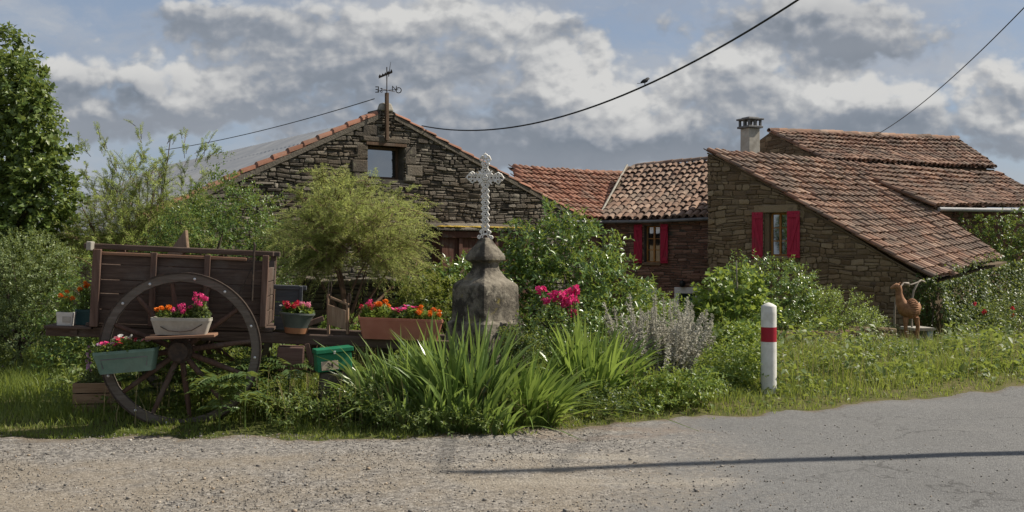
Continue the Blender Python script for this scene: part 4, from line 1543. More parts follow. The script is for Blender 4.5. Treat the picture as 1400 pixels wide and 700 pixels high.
def build_cart():
    root = empty('cart', CO, CART_YAW, 'old dark wooden two wheeled farm cart with iron tyred spoked wheels on the grass', 'cart')
    T = Matrix.Translation((0, 0, WR)) @ Matrix.Rotation(TILT, 4, 'Y') @ Matrix.Translation((0, 0, -WR))
    rng = np.random.default_rng(12)

    def fin(mb, name, mat, parent=root, bevel=.006, smooth=None):
        mb.v = [tuple(T @ Vector(p)) for p in mb.v]
        return mb.build(name, mat, parent, smooth, bevel)
    XL, XR = -.86, .74
    for y, nm in ((.27, 'side_panel'), (1.20, 'side_panel')):
        mb = MB()
        z = .93
        for h in (.135, .15, .13, .145, .09):
            mb.box(((XL + XR) / 2 + rng.normal(0, .004), y + rng.normal(0, .004), z + h / 2), (XR - XL - .02, .028, h - .007))
            z += h
        fin(mb, nm, M['cart_wood'])
        mb = MB()
        mb.box(((XL + XR) / 2 - .03, y, 1.655), (XR - XL + .14, .06, .052))
        fin(mb, 'top_rail', M['cart_wood'], bevel=.01)
        o = -.045 if y < .5 else .045
        mb = MB()
        mb.box((XL + .71, y + o * .6, 1.592), (1.36, .03, .03))
        fin(mb, 'inner_rail', M['rail_wood'])
        for cx_, cz_, wd_, hh_ in ((XL + .03, 1.265, .075, .73), (XR - .03, 1.295, .06, .69)):
            mb = MB()
            mb.box((cx_, y + o, cz_), (wd_, .06, hh_))
            fin(mb, 'corner_post', M['cart_wood_up'], bevel=.008)
        for x in (-.32, .17):
            mb = MB()
            mb.box((x, y + o * .85, 1.27), (.055, .045, .70))
            fin(mb, 'stake', M['cart_wood_up'])
    for x, hz in ((XL + .03, .66), (XR - .03, .58)):
        mb = MB()
        z = .94
        for i in range(4):
            h = hz / 4
            mb.box((x, .735, z + h / 2), (.03, .86, h - .008))
            z += h
        fin(mb, 'end_board', M['cart_wood'])
    mb = MB()
    mb.box((XL - .03, .20, 1.655), (.05, .13, .085))
    fin(mb, 'rail_end', M['lintel'], bevel=.01)
    mb = MB()
    mb.bar((-.30, .95, 1.52), (-.06, .45, 1.76), .03, .2)
    fin(mb, 'loose_board', M['tan_wood'])
    # iron stay with a hook
    mb = MB()
    mb.tube([(.60, .185, 1.20), (.60, .185, 1.66), (.605, .185, 1.73), (.595, .185, 1.76)], [.011, .011, .012, .007], 8)
    mb.tube([(.36, .19, .98), (.60, .185, 1.55)], .007, 6)
    fin(mb, 'iron_stay', M['iron'], bevel=0)
    # bed and shafts
    mb = MB()
    for i in range(6):
        mb.box((-.06, .35 + i * .155, .915), (1.72, .148, .03))
    fin(mb, 'bed', M['cart_wood'])
    for y in (.33, 1.14):
        mb = MB()
        mb.box((-.30, y, .845), (1.95, .09, .10))
        mb.bar((.66, y, .845), (2.56, y + .02, .815), .09, .105)
        fin(mb, 'shaft', M['cart_wood'], bevel=.012)
    mb = MB()
    mb.box((-1.02, .735, .845), (.07, .95, .06))
    for i in range(4):
        mb.box((-1.06, .30 + i * .24, .885), (.42, .2, .025))
    fin(mb, 'tail_ledge', M['cart_wood'])
    # front board beyond the box
    mb = MB()
    z = .88
    for h in (.15, .14, .14):
        mb.box((.91, .80, z + h / 2), (.27, .03, h - .006))
        z += h
    mb.box((.92, .80, z + .012), (.33, .055, .045))
    mb.box((1.03, .78, 1.12), (.035, .04, .44))
    fin(mb, 'front_board', M['grey_wood'])
    # tool box slung under the shaft
    mb = MB()
    mb.box((.98, .36, .645), (.25, .22, .235))
    fin(mb, 'tool_box', M['tan_dark'] if 'tan_dark' in M else M['cart_wood_up'], bevel=.01)
    mb = MB()
    mb.bar((1.13, .30, .80), (1.21, .30, .52), .035, .05)
    mb.bar((1.21, .42, .80), (1.16, .42, .52), .03, .05)
    mb.bar((.98, .30, .93), (1.28, .32, 1.05), .06, .05)
    fin(mb, 'prop', M['cart_wood_up'])
    mb = MB()
    mb.tube([(0, -.06, WR), (0, 1.55, WR)], .04, 12)
    mb.box((0, .735, .745), (.12, 1.0, .10))
    mb.build('axle', M['cart_wood'], root, bevel=.008)
    # wheels
    for wy, rot0 in ((0.0, R(7)), (1.48, R(20))):
        wm = empty('wheel', (0, wy, WR))
        wm.parent = root
        mb = MB()
        n = 72
        vs, fs = [], []
        for k in range(n):
            a = 2 * math.pi * k / n
            joint = .004 if k % 6 in (0,) else 0
            for r, y in ((WR - .012, -.037), (WR - .012, .037), (WR - .09 + joint, .032), (WR - .09 + joint, -.032)):
                vs.append((r * math.cos(a), y, r * math.sin(a)))
        for k in range(n):
            j = (k + 1) % n
            for i in range(4):
                i2 = (i + 1) % 4
                fs.append((4 * k + i, 4 * k + i2, 4 * j + i2, 4 * j + i))
        mb.add(vs, fs)
        mb.build('rim', M['wheel_wood'], wm, bevel=.006)
        mb = MB()
        vs, fs = [], []
        for k in range(n):
            a = 2 * math.pi * k / n
            for r, y in ((WR, -.042), (WR, .042), (WR - .014, .042), (WR - .014, -.042)):
                vs.append((r * math.cos(a), y, r * math.sin(a)))
        for k in range(n):
            j = (k + 1) % n
            for i in range(4):
                i2 = (i + 1) % 4
                fs.append((4 * k + i, 4 * k + i2, 4 * j + i2, 4 * j + i))
        mb.add(vs, fs)
        mb.build('tyre', M['iron'], wm, smooth=40)
        mb = MB()
        mb.lathe([(.055, -.17), (.075, -.165), (.08, -.10), (.105, -.06), (.115, 0), (.105, .06), (.085, .12), (.08, .17)], 24)
        hb = mb.build('hub', M['spoke_wood'], wm, smooth=40)
        hb.rotation_euler = (R(-90), 0, 0)
        mb = MB()
        for y in (-.155, -.075, .075):
            mb.lathe([(.086, y - .016), (.112 if abs(y) < .1 else .084, y - .012), (.112 if abs(y) < .1 else .084, y + .012), (.086, y + .016)], 24)
        ib = mb.build('hub_band', M['iron'], hb, smooth=40)
        for k in range(12):
            a = 2 * math.pi * k / 12 + rot0
            c, s = math.cos(a), math.sin(a)
            sp = MB()
            p0, p1 = Vector((c * .10, .0, s * .10)), Vector((c * (WR - .085), -.0, s * (WR - .10)))
            m_ = p0.lerp(p1, .35)
            sp.tube([p0, m_, p1], [.027, .027, .020], 8)
            sp.build('spoke', M['spoke_wood'], wm, smooth=60)
        bl = MB()
        bl.lathe([(.013, 0), (.0125, .006), (.006, .010)], 10)
        bm = None
        for k in range(12):
            a = 2 * math.pi * (k + .5) / 12 + rot0 + (.03 if k % 2 else -.05)
            p = (math.cos(a) * (WR - .052), -.036, math.sin(a) * (WR - .052))
            if bm is None:
                bm = bl.build('bolt', M['bolt'], wm, smooth=50)
                b = bm
            else:
                b = bm.copy()
                COL.objects.link(b)
            b.location = p
            b.rotation_euler = (R(90), 0, 0)
    # plank shelf bolted to the front wheel
    mb = MB()
    mb.box((.04, -.19, .872), (.60, .27, .024), Matrix.Rotation(R(-1.5), 4, 'Y'))
    mb.build('shelf', M['rail_wood'], root, bevel=.004)
    return root


M['tan_dark'] = wood('tan_dark', (.09, .05, .042), (.14, .085, .07), (.19, .125, .105))
CART = build_cart()


# ------------------------------------------------------------------ planters
def trough(name, c, L, Wd, H, rz, tilt, mat, label, cat='planter', group=None, taper=.84, lip=.018):
    """rectangular trough planter; c is the centre of its foot"""
    root = empty(name, c, rz, label, cat, group)
    root.rotation_euler = (0, tilt, rz)
    mb = MB()

    def ring(l, w, z, r=.02):
        pts = []
        for sx, sy in ((1, 1), (-1, 1), (-1, -1), (1, -1)):
            a0 = {(1, 1): 0, (-1, 1): 90, (-1, -1): 180, (1, -1): 270}[(sx, sy)]
            for k in range(4):
                a = R(a0 + 30 * k)
                pts.append((sx * (l / 2 - r) + r * math.cos(a), sy * (w / 2 - r) + r * math.sin(a), z))
        return pts
    rings = [ring(L * taper, Wd * taper, 0), ring(L * .985, Wd * .985, H - lip * 1.6), ring(L, Wd, H - lip * 1.5), ring(L, Wd, H), ring(L - .03, Wd - .03, H), ring(L - .045, Wd - .045, H * .55)]
    n = 16
    vs = [p for r_ in rings for p in r_]
    fs = [tuple(range(n - 1, -1, -1))]
    for i in range(len(rings) - 1):
        for k in range(n):
            fs.append((i * n + k, i * n + (k + 1) % n, (i + 1) * n + (k + 1) % n, (i + 1) * n + k))
    mb.add(vs, fs)
    mb.build('tub', mat, root, smooth=35)
    s = MB()
    s.add(ring(L - .032, Wd - .032, H - .018), [tuple(range(n))])
    s.build('soil', M['soil'], root)
    return root


BLOOM = {}


def bloom_mesh(kind, mat):
    key = (kind, mat)
    if key in BLOOM:
        return BLOOM[key]
    rng = np.random.default_rng(abs(hash(kind)) % 1000 if False else len(kind) * 7 + len(mat))
    if kind == 'geranium':      # round head of many small florets
        n = 46
        d = unit(rng.normal(size=(n, 3)) + np.array([0, 0, .35]))
        p = d * rng.uniform(.012, .034, (n, 1))
        L, Wd = rng.uniform(.014, .022, n), rng.uniform(.013, .019, n)
        t = unit(np.cross(d, rng.normal(size=(n, 3))) + d * .25)
    elif kind == 'marigold':    # dense pompon
        n = 60
        d = unit(rng.normal(size=(n, 3)) + np.array([0, 0, .5]))
        p = d * rng.uniform(.004, .016, (n, 1)) * np.array([1, 1, .7])
        L, Wd = rng.uniform(.014, .020, n), rng.uniform(.012, .016, n)
        t = unit(d + rng.normal(size=(n, 3)) * .4)
    elif kind == 'rose':
        n = 40
        d = unit(rng.normal(size=(n, 3)) + np.array([0, 0, .3]))
        p = d * rng.uniform(.004, .030, (n, 1))
        L, Wd = rng.uniform(.025, .036, n), rng.uniform(.024, .036, n)
        t = unit(d * .5 + np.cross(d, [0, 0, 1.0]) * .8 + rng.normal(size=(n, 3)) * .2)
    else:                       # single open flower
        n = 14
        a = np.arange(n) * 2.4
        t = unit(np.stack([np.cos(a), np.sin(a), .3 + .2 * rng.random(n)], 1))
        p = t * .003
        d = np.tile(np.array([0, 0, 1.0]), (n, 1))
        L, Wd = rng.uniform(.016, .024, n), rng.uniform(.014, .02, n)
    v, lo, sz = leaf_arrays(p, t, d, L, Wd)
    o = np_mesh('bloom', v, lo, sz, M[mat])
    me = o.data
    bpy.data.objects.remove(o)
    BLOOM[key] = me
    return me


def potted(name, c, rx, ry, h, label, cat, blooms, leafmat='leaf_plant', nl=420, leaf=.045, rz=0.0, seed=1, group=None, wide=.75, top=.75):
    """a bushy flowering plant: c = base (world), blooms = list of (kind, material, count, size)"""
    rng = np.random.default_rng(seed)
    root = empty(name, c, rz, label, cat, group)
    u = unit(rng.normal(size=(nl, 3)))
    u[:, 2] = np.abs(u[:, 2])
    r = rng.uniform(.35, 1.0, nl) ** .6
    p = u * r[:, None] * np.array([rx, ry, h * .8]) + np.array([0, 0, .005])
    d = unit(u * .8 + rng.normal(size=(nl, 3)) * .6 + np.array([0, 0, .25]))
    nrm = unit(np.array([0, 0, 1.0]) + rng.normal(size=(nl, 3)) * .5)
    L = leaf * rng.uniform(.6, 1.25, nl)
    leaves('foliage', p - d * L[:, None] * .4, d, nrm, L, L * wide, M[leafmat], root)
    st = MB()
    for (kind, mat, cnt, size) in blooms:
        me = bloom_mesh(kind, mat)
        for i in range(cnt):
            a = rng.uniform(0, 6.28)
            q = math.sqrt(rng.uniform(0, 1))
            x, y = rx * q * math.cos(a), ry * q * math.sin(a)
            z = h * (top + .3 * rng.random()) * (1 - .35 * q * q)
            o = bpy.data.objects.new('bloom', me)
            COL.objects.link(o)
            o.parent = root
            o.location = (x, y, z)
            k = size * rng.uniform(.8, 1.2)
            o.scale = (k, k, k)
            o.rotation_euler = (rng.normal(0, .35) + .25, rng.normal(0, .3), rng.uniform(0, 6.28))
            st.tube([(x * .5, y * .5, .0), (x, y, z)], .0025, 4, cap=False)
    if st.v:
        st.build('stem', M['leaf_plant'], root)
    return root


def local(o, x, y, z):
    m = Matrix.Translation(o.location) @ o.rotation_euler.to_matrix().to_4x4()
    return m @ Vector((x, y, z))


# trough on the wheel shelf
c = cart_world(0, 0, 0)
p = CO + Matrix.Rotation(CART_YAW, 3, 'Z') @ Vector((.035, -.195, .886))
t1 = trough('trough_planter', p, .52, .19, .155, CART_YAW, R(1.5), M['pot_grey'], 'pale grey trough planter on the plank shelf in front of the cart wheel')
mb = MB()
mb.tube([(-.17, -.092, .075), (-.10, -.10, .04), (0, -.103, .032), (.10, -.10, .045), (.19, -.094, .10)], .004, 5)
mb.build('wire_handle', M['iron'], t1)
GRP_F = 'flowers in the cart planters'
potted('marigold', local(t1, -.15, 0, .14), .085, .07, .12, 'orange marigold at the left end of the pale grey trough on the wheel shelf', 'flower', [('marigold', 'petal_orange', 7, 1.0)], seed=2, nl=260, leaf=.035, wide=.4, group=GRP_F)
potted('geranium', local(t1, .01, 0, .14), .10, .07, .12, 'magenta geranium in the middle of the pale grey trough on the wheel shelf', 'flower', [('geranium', 'petal_magenta', 9, .85)], seed=3, nl=260, leaf=.04, group=GRP_F)
potted('geranium', local(t1, .16, 0, .14), .095, .07, .22, 'taller magenta geranium at the right end of the pale grey trough on the wheel shelf', 'flower', [('geranium', 'petal_magenta', 8, .9)], leafmat='leaf_small', seed=4, nl=380, leaf=.04, group=GRP_F, top=.85)

# green trough hung on the wheel
p = at(175, 508, 9.27)
t2 = trough('trough_planter', p, .545, .20, .20, CART_YAW - R(4), R(-4.5), M['pot_green'], 'faded green trough planter hung on the lower left of the cart wheel')
mb = MB()
rr = [(-.19, -.089, .05), (-.205, -.094, .13), (.205, -.094, .13), (.19, -.089, .05)]
mb.tube(rr, .006, 5)
mb.build('moulding', M['gutter_dark'], t2)
potted('petunia', local(t2, -.17, -.02, .19), .11, .09, .10, 'mixed pink and lilac petunias at the left end of the green trough', 'flower', [('open', 'petal_magenta', 7, 1.1), ('open', 'petal_lilac', 3, 1.2)], seed=5, nl=260, leaf=.03, group=GRP_F)
potted('petunia', local(t2, .0, -.02, .19), .11, .09, .14, 'red and white petunias in the middle of the green trough', 'flower', [('open', 'petal_red', 6, 1.2), ('open', 'petal_white', 8, 1.1), ('open', 'petal_pink', 3, 1.2)], seed=6, nl=280, leaf=.032, group=GRP_F)
potted('petunia', local(t2, .17, -.01, .19), .10, .09, .10, 'pale pink petunia at the right end of the green trough', 'flower', [('open', 'petal_pink', 3, 1.3), ('open', 'petal_lilac', 2, 1.2)], leafmat='leaf_fern', seed=7, nl=320, leaf=.035, group=GRP_F)

# round dark pot on the shaft
sh = cart_world(1.02, .33, .895)
root = empty('round_pot', sh, 0, 'dark round pot with a brown foot tilted on the cart shaft', 'pot')
root.rotation_euler = (0, R(4), CART_YAW)
mb = MB()
mb.lathe([(.105, 0), (.112, .03), (.118, .055)], 28)
mb.build('foot', M['pot_rim'], root, smooth=40)
mb = MB()
mb.lathe([(.117, .056), (.155, .165), (.172, .185), (.172, .20), (.155, .20), (.14, .15)], 28)
mb.build('bowl', M['pot_dark'], root, smooth=40)
mb = MB()
mb.lathe([(.148, .172), (.02, .185)], 24, cap=True)
mb.build('soil', M['soil'], root)
potted('geranium', local(root, -.06, 0, .18), .10, .09, .13, 'dark red geranium on the left side of the round dark pot', 'flower', [('geranium', 'petal_red', 9, .8), ('open', 'petal_white', 2, .9)], seed=8, nl=220, leaf=.045, group=GRP_F)
potted('geranium', local(root, .07, 0, .18), .10, .09, .12, 'pink geranium on the right side of the round dark pot', 'flower', [('geranium', 'petal_pink', 9, .8), ('geranium', 'petal_magenta', 2, .7)], seed=9, nl=200, leaf=.045, group=GRP_F)

# terracotta trough further along the shaft
ct = cart_world(2.03, .35, .868)
t3 = trough('trough_planter', ct, .83, .26, .21, CART_YAW, TILT, M['pot_terracotta'], 'long terracotta trough planter on the end of the cart shaft', taper=.88)
for i, (x, k, lab) in enumerate(((-.31, 'g', 'red geranium at the left end of the long terracotta trough'), (-.17, 'm', 'orange marigold on the left half of the long terracotta trough'),
                                 (-.02, 'p', 'magenta petunia in the middle of the long terracotta trough'), (.11, 'p2', 'small dark pink petunia just right of the middle of the terracotta trough'),
                                 (.22, 'm2', 'low orange marigold on the right half of the long terracotta trough'), (.34, 'm3', 'orange marigold leaning over the right end of the terracotta trough'))):
    q = local(t3, x, 0, .19)
    if k == 'g':
        potted('geranium', q, .09, .10, .17, lab, 'flower', [('geranium', 'petal_red', 6, .85), ('geranium', 'petal_magenta', 3, .8)], seed=20 + i, nl=320, leaf=.045, leafmat='leaf_bright', group=GRP_F)
    elif k == 'm':
        potted('marigold', q, .10, .10, .19, lab, 'flower', [('marigold', 'petal_orange', 13, 1.1)], seed=20 + i, nl=360, leaf=.04, wide=.4, leafmat='leaf_bright', group=GRP_F)
    elif k in ('p', 'p2'):
        potted('petunia', q, .09, .10, .13 if k == 'p' else .17, lab, 'flower', [('open', 'petal_magenta', 7 if k == 'p' else 4, 1.25), ('open', 'petal_lilac', 2, 1.1)], seed=20 + i, nl=300, leaf=.035, group=GRP_F)
    else:
        potted('marigold', q, .08, .09, .14 if k == 'm2' else .11, lab, 'flower', [('marigold', 'petal_orange', 6 if k == 'm2' else 5, 1.15)], seed=20 + i, nl=260, leaf=.04, wide=.4, leafmat='leaf_bright', group=GRP_F)

# white box and teal box on the tail ledge with orange flowers
p = cart_world(-1.10, .30, .90)
t4 = trough('planter_box', p, .155, .13, .125, CART_YAW, TILT, M['pot_white'], 'small weathered white planter box on the ledge at the back of the cart', taper=.9)
mb = MB()
mb.box((.02, -.064, .06), (.075, .008, .055))
mb.build('badge', M['pot_grey'], t4, bevel=.004)
p = cart_world(-.97, .48, .90)
t5 = trough('planter_box', p, .17, .16, .145, CART_YAW, TILT, M['pot_teal'], 'dark teal planter box on the cart ledge behind the white one', taper=.9)
potted('marigold', local(t4, -.01, 0, .11), .07, .06, .20, 'orange flowered plant in the small white planter box', 'flower', [('marigold', 'petal_orange', 4, .95)], seed=31, nl=160, leaf=.05, wide=.3, group=GRP_F)
potted('marigold', local(t5, .0, 0, .13), .08, .08, .30, 'tall orange flowered plant in the dark teal planter box', 'flower', [('marigold', 'petal_orange', 5, .95)], seed=32, nl=200, leaf=.06, wide=.3, group=GRP_F)

# wooden crate planter in the grass
p = G(133, 10.05)
cr = empty('wooden_crate', p, R(6), 'low wooden crate planter in the grass behind the left of the cart wheel', 'crate')
mb = MB()
for z in (.05, .155, .26):
    for y in (-.12, .12):
        mb.box((0, y, z), (.39, .018, .095))
    for x in (-.186, .186):
        mb.box((x, 0, z), (.018, .222, .095))
mb.build('slats', M['crate_wood'], cr, bevel=.004)
mb = MB()
mb.box((0, 0, .25), (.35, .22, .02))
mb.build('soil', M['soil'], cr)
potted('foxglove', p + Vector((-.02, 0, .25)), .17, .11, .24, 'leafy pale green plant growing in the wooden crate', 'plant', [], leafmat='leaf_small', nl=520, leaf=.06, wide=.28, seed=33)
fx = empty('flower_spike', p + Vector((-.06, -.02, .25)), 0, 'thin spike of pale pink bells rising above the wooden crate', 'flower')
mb = MB()
mb.tube([(0, 0, 0), (-.01, 0, .3), (-.02, 0, .42)], .005, 5)
mb.build('stem', M['leaf_plant'], fx)
me = bloom_mesh('open', 'petal_lilac')
for i in range(11):
    o = bpy.data.objects.new('bloom', me)
    COL.objects.link(o)
    o.parent = fx
    a = i * 2.4
    o.location = (-.018 + .014 * math.cos(a), .014 * math.sin(a), .17 + i * .023)
    o.rotation_euler = (R(80) * math.sin(a), R(80) * math.cos(a), 0)
    o.scale = (1.1 - i * .05,) * 3

# iron framed board standing on the shaft
p = cart_world(1.42, .37, .893)
bf = empty('barrow_frame', p, R(-20), 'small plank board between two iron hooped uprights standing on the cart shaft', 'frame')
for x, y, h in ((-.085, -.03, .52), (.085, .05, .40)):
    mb = MB()
    mb.box((x, y, h * .38), (.022, .03, h * .76))
    mb.build('upright', M['tan_wood'], bf, bevel=.003)
    mb = MB()
    z0 = h * .76
    mb.tube([(x, y, z0 - .06), (x, y, h - .03), (x + .012, y, h), (x + .03, y, h - .005), (x + .035, y, h - .05), (x + .02, y, z0 - .02), (x + .0, y, z0 - .06)], .006, 6)
    mb.build('iron_hoop', M['iron'], bf)
mb = MB()
mb.bar((-.085, -.02, .37), (.085, .045, .295), .02, .022)
mb.bar((.06, .03, .30), (.06, .035, .345), .02, .02)
mb.build('cross_bar', M['tan_wood'], bf, bevel=.003)
mb = MB()
v = [(-.075, -.045, .30), (.088, .03, .245), (.088, .03, .05), (-.075, -.045, .085)]
mb.prism([(0, .30), (.18, .235), (.18, .045), (0, .10)], Vector((.163, .075, 0)).normalized(), (0, 0, 1), (-.4, .9, 0), Vector((-.08, -.055, 0)), .02)
mb.build('board', M['tan_wood'], bf, bevel=.003)

# green letter box with its number plate
p = at(456, 506, 9.75)
lb = empty('letter_box', p, R(24), 'small dark green wooden letter box with a numbered plate below the cart shaft', 'letter box')
lb.rotation_euler = (0, R(-4), R(22))
mb = MB()
mb.box((0, 0, .085), (.33, .17, .17))
mb.build('body', M['box_green'], lb, bevel=.008)
mb = MB()
mb.box((.005, -.005, .195), (.36, .20, .045))
mb.build('lid', M['box_green'], lb, bevel=.008)
mb = MB()
mb.box((.0, -.107, .178), (.022, .012, .03))
mb.build('clasp', M['bolt'], lb, bevel=.003)
mb = MB()
mb.box((-.05, -.088, .058), (.16, .008, .085), None)
pl_ = mb.build('number_plate', M['plate'], lb, bevel=.003)
text_mesh('24', .075, .004, Matrix.Translation((-.045, -.094, .057)) @ Matrix.Rotation(R(90), 4, 'X') @ Matrix.Diagonal((.8, 1, 1, 1)), 'number', M['ink'], pl_)
g = float(gz(p.x, p.y))
st = empty('stone_block', (p.x + .02, p.y + .03, g - .05), R(15), 'rough grey stone block under the green letter box', 'stone')
mb = MB()
mb.box((0, 0, (p.z - g + .04) / 2), (.34, .24, p.z - g + .04), None, (.9, .9))
ob = mb.build('block', M['barn_stone'], st, bevel=.03)

# ------------------------------------------------------------------ wayside cross
def build_cross():
    D = 11.6
    c = G(663.5, D)
    root = empty('wayside_cross', (c.x, c.y, 0), 0, 'white ornate iron cross on a weathered grey stone pedestal', 'cross')
    rot = math.atan2(-.71, .70)

    def Z(py):
        return EYE + (350 - py) / F * D
    g = c.z - .1
    prof = [(.335, g), (.335, Z(446)), (.330, Z(441)), (.312, Z(438.5)), (.292, Z(437)), (.288, Z(434)), (.284, Z(412)), (.282, Z(393)), (.278, Z(390)), (.262, Z(387)), (.23, Z(383.8)), (.192, Z(380.5)), (.160, Z(376.5)), (.132, Z(371)), (.118, Z(367)),
            (.113, Z(362)), (.118, Z(359.5)), (.130, Z(358)), (.150, Z(357)), (.168, Z(355.5)), (.171, Z(354)), (.171, Z(350.5)), (.164, Z(349)), (.145, Z(345)), (.122, Z(340.5)), (.096, Z(336)), (.076, Z(332)), (.060, Z(328.5)), (.050, Z(326)), (.04, Z(325))]
    rng = np.random.default_rng(3)
    # dense square lathe with soft corners
    zs = [p[1] for p in prof]
    fine = []
    for (r0, z0), (r1, z1) in zip(prof[:-1], prof[1:]):
        n = max(1, int(abs(z1 - z0) / .018), int(abs(r1 - r0) / .018))
        for i in range(n):
            fine.append((r0 + (r1 - r0) * i / n, z0 + (z1 - z0) * i / n))
    fine.append(prof[-1])
    m = 96
    vs = []
    for r, z in fine:
        for k in range(m):
            a = 2 * math.pi * k / m
            e = .05
            ca, sa = math.cos(a), math.sin(a)
            q = (abs(ca) ** (1 / e) + abs(sa) ** (1 / e)) ** e
            vs.append((ca / q * r, sa / q * r, z))
    vs = np.array(vs)
    nz = hnoise(vs, 9, 1.3) * .5 + hnoise(vs, 27, 4.1) * .35 + hnoise(vs, 60, 2.1) * .2
    nr = unit(vs * np.array([1, 1, 0]) + 1e-6)
    vs = vs + nr * (nz * .0045)[:, None]
    chip = np.maximum(0, hnoise(vs, 6, 7.7) - .5) * .05
    vs = vs - nr * chip[:, None]
    N = len(fine)
    fs = []
    for i in range(N - 1):
        for k in range(m):
            fs.append((i * m + k, i * m + (k + 1) % m, (i + 1) * m + (k + 1) % m, (i + 1) * m + k))
    fs.append(tuple(range((N - 1) * m, N * m)))
    cs, sn = math.cos(rot), math.sin(rot)
    vs = [((x * cs - y * sn) * .97, (x * sn + y * cs) * .97, z) for x, y, z in vs]
    # square faces: lathe of superellipse has its faces on the axes, so turned by rot they face the road and the yard
    i_split = next(i for i, p in enumerate(fine) if p[1] >= Z(396))
    i_cap = next(i for i, p in enumerate(fine) if p[1] >= Z(357.5))
    for nm, a, b in (('base_block', 0, i_split), ('neck', i_split, i_cap), ('cap', i_cap, N - 1)):
        sub = vs[a * m:(b + 1) * m]
        f2 = []
        for i in range(b - a):
            for k in range(m):
                f2.append((i * m + k, i * m + (k + 1) % m, (i + 1) * m + (k + 1) % m, (i + 1) * m + k))
        if b == N - 1:
            f2.append(tuple(range((b - a) * m, (b - a + 1) * m)))
        mb = MB()
        mb.add(sub, f2)
        mb.build(nm, M['pedestal_stone'], root, smooth=22)
    # openwork cross, in the plane facing the road
    z0, za, z1 = Z(328), Z(243), Z(211)
    x_ = lambda px: (px - 662) / F * D
    iron = MB()
    wr = .009

    def ring(cx, cz, r, y=0.0, w=wr, n=14):
        iron.tube([(cx + r * math.cos(2 * math.pi * k / n), y, cz + r * math.sin(2 * math.pi * k / n)) for k in range(n)], w, 6, closed=True)

    def curl(cx, cz, r, a0, turns, dr=.55, y=0.0, w=wr):
        n = 16
        iron.tube([(cx + (r * (1 - dr * k / n)) * math.cos(a0 + turns * 6.283 * k / n), y, cz + (r * (1 - dr * k / n)) * math.sin(a0 + turns * 6.283 * k / n)) for k in range(n + 1)], [w * (1 - .3 * k / n) for k in range(n + 1)], 6)
    # shaft of paired scrolls
    def band(p0, p1, w0, w1, step):
        p0, p1 = Vector((p0[0], 0, p0[1])), Vector((p1[0], 0, p1[1]))
        d = (p1 - p0)
        L = d.length
        d.normalize()
        s = Vector((-d.z, 0, d.x))
        n = max(2, int(L / step))
        for e in (-1, 1):
            pts = []
            for k in range(n * 4 + 1):
                t = k / (n * 4)
                w = w0 + (w1 - w0) * t
                q = p0 + d * (L * t) + s * (e * w * (.68 + .32 * abs(math.sin(math.pi * t * n))))
                pts.append(q)
            iron.tube(pts, wr, 6)
        for k in range(n):
            t = (k + .5) / n
            w = (w0 + (w1 - w0) * t)
            q = p0 + d * (L * t)
            ring(q.x, q.z, w * .50, y=.004)
            for e in (-1, 1):
                q2 = q + s * (e * w * 1.0)
                curl(q2.x, q2.z, w * .34, math.atan2(d.z, d.x) + (0 if e > 0 else 3.1), .9, y=-.004)
            q3 = p0 + d * (L * (k + .02) / n)
            iron.tube([q3 - s * w * .7, q3 + s * w * .7], wr * .9, 5)
    band((0, z0), (0, z0 + .12), .075, .038, .06)
    band((0, z0 + .12), (0, za - .05), .034, .034, .062)
    band((0, za + .04), (0, z1 - .07), .034, .034, .06)
    band((-.045, za), (-.135, za + .004), .036, .034, .05)
    band((.045, za), (.135, za - .004), .036, .034, .05)
    # centre rosette with rays
    ring(0, za, .048)
    ring(0, za, .028, y=-.012)
    iron.lathe([(.02, -.012), (.026, 0), (.02, .012)], 12, (0, 0, za))
    for k in range(4):
        a = math.pi / 4 + k * math.pi / 2
        iron.tube([(.04 * math.cos(a), 0, za + .04 * math.sin(a)), (.085 * math.cos(a), 0, za + .085 * math.sin(a)), (.112 * math.cos(a), 0, za + .112 * math.sin(a))], [.011, .013, .004], 6)
        for e in (-.32, .32):
            iron.tube([(.05 * math.cos(a + e), 0, za + .05 * math.sin(a + e)), (.088 * math.cos(a + e), 0, za + .088 * math.sin(a + e))], [.009, .004], 5)
    # trefoil ends
    for (cx, cz, ux, uz) in ((-.158, za + .005, -1, 0), (.158, za - .004, 1, 0), (0, z1 - .045, 0, 1)):
        sx, sz = -uz, ux
        ring(cx + ux * .022, cz + uz * .022, .026)
        for e in (-1, 1):
            ring(cx - ux * .012 + sx * e * .038, cz - uz * .012 + sz * e * .038, .022)
            curl(cx + ux * .01 + sx * e * .03, cz + uz * .01 + sz * e * .03, .02, 0, 1.1, y=-.006)
            iron.tube([(cx + sx * e * .055 - ux * .012, 0, cz + sz * e * .055 - uz * .012), (cx + sx * e * .075 - ux * .012, 0, cz + sz * e * .075 - uz * .012)], [.008, .002], 5)
        iron.tube([(cx + ux * .045, 0, cz + uz * .045), (cx + ux * .068, 0, cz + uz * .068)], [.009, .003], 5)
    iron.build('iron_cross', M['white_iron'], root, smooth=60)


build_cross()

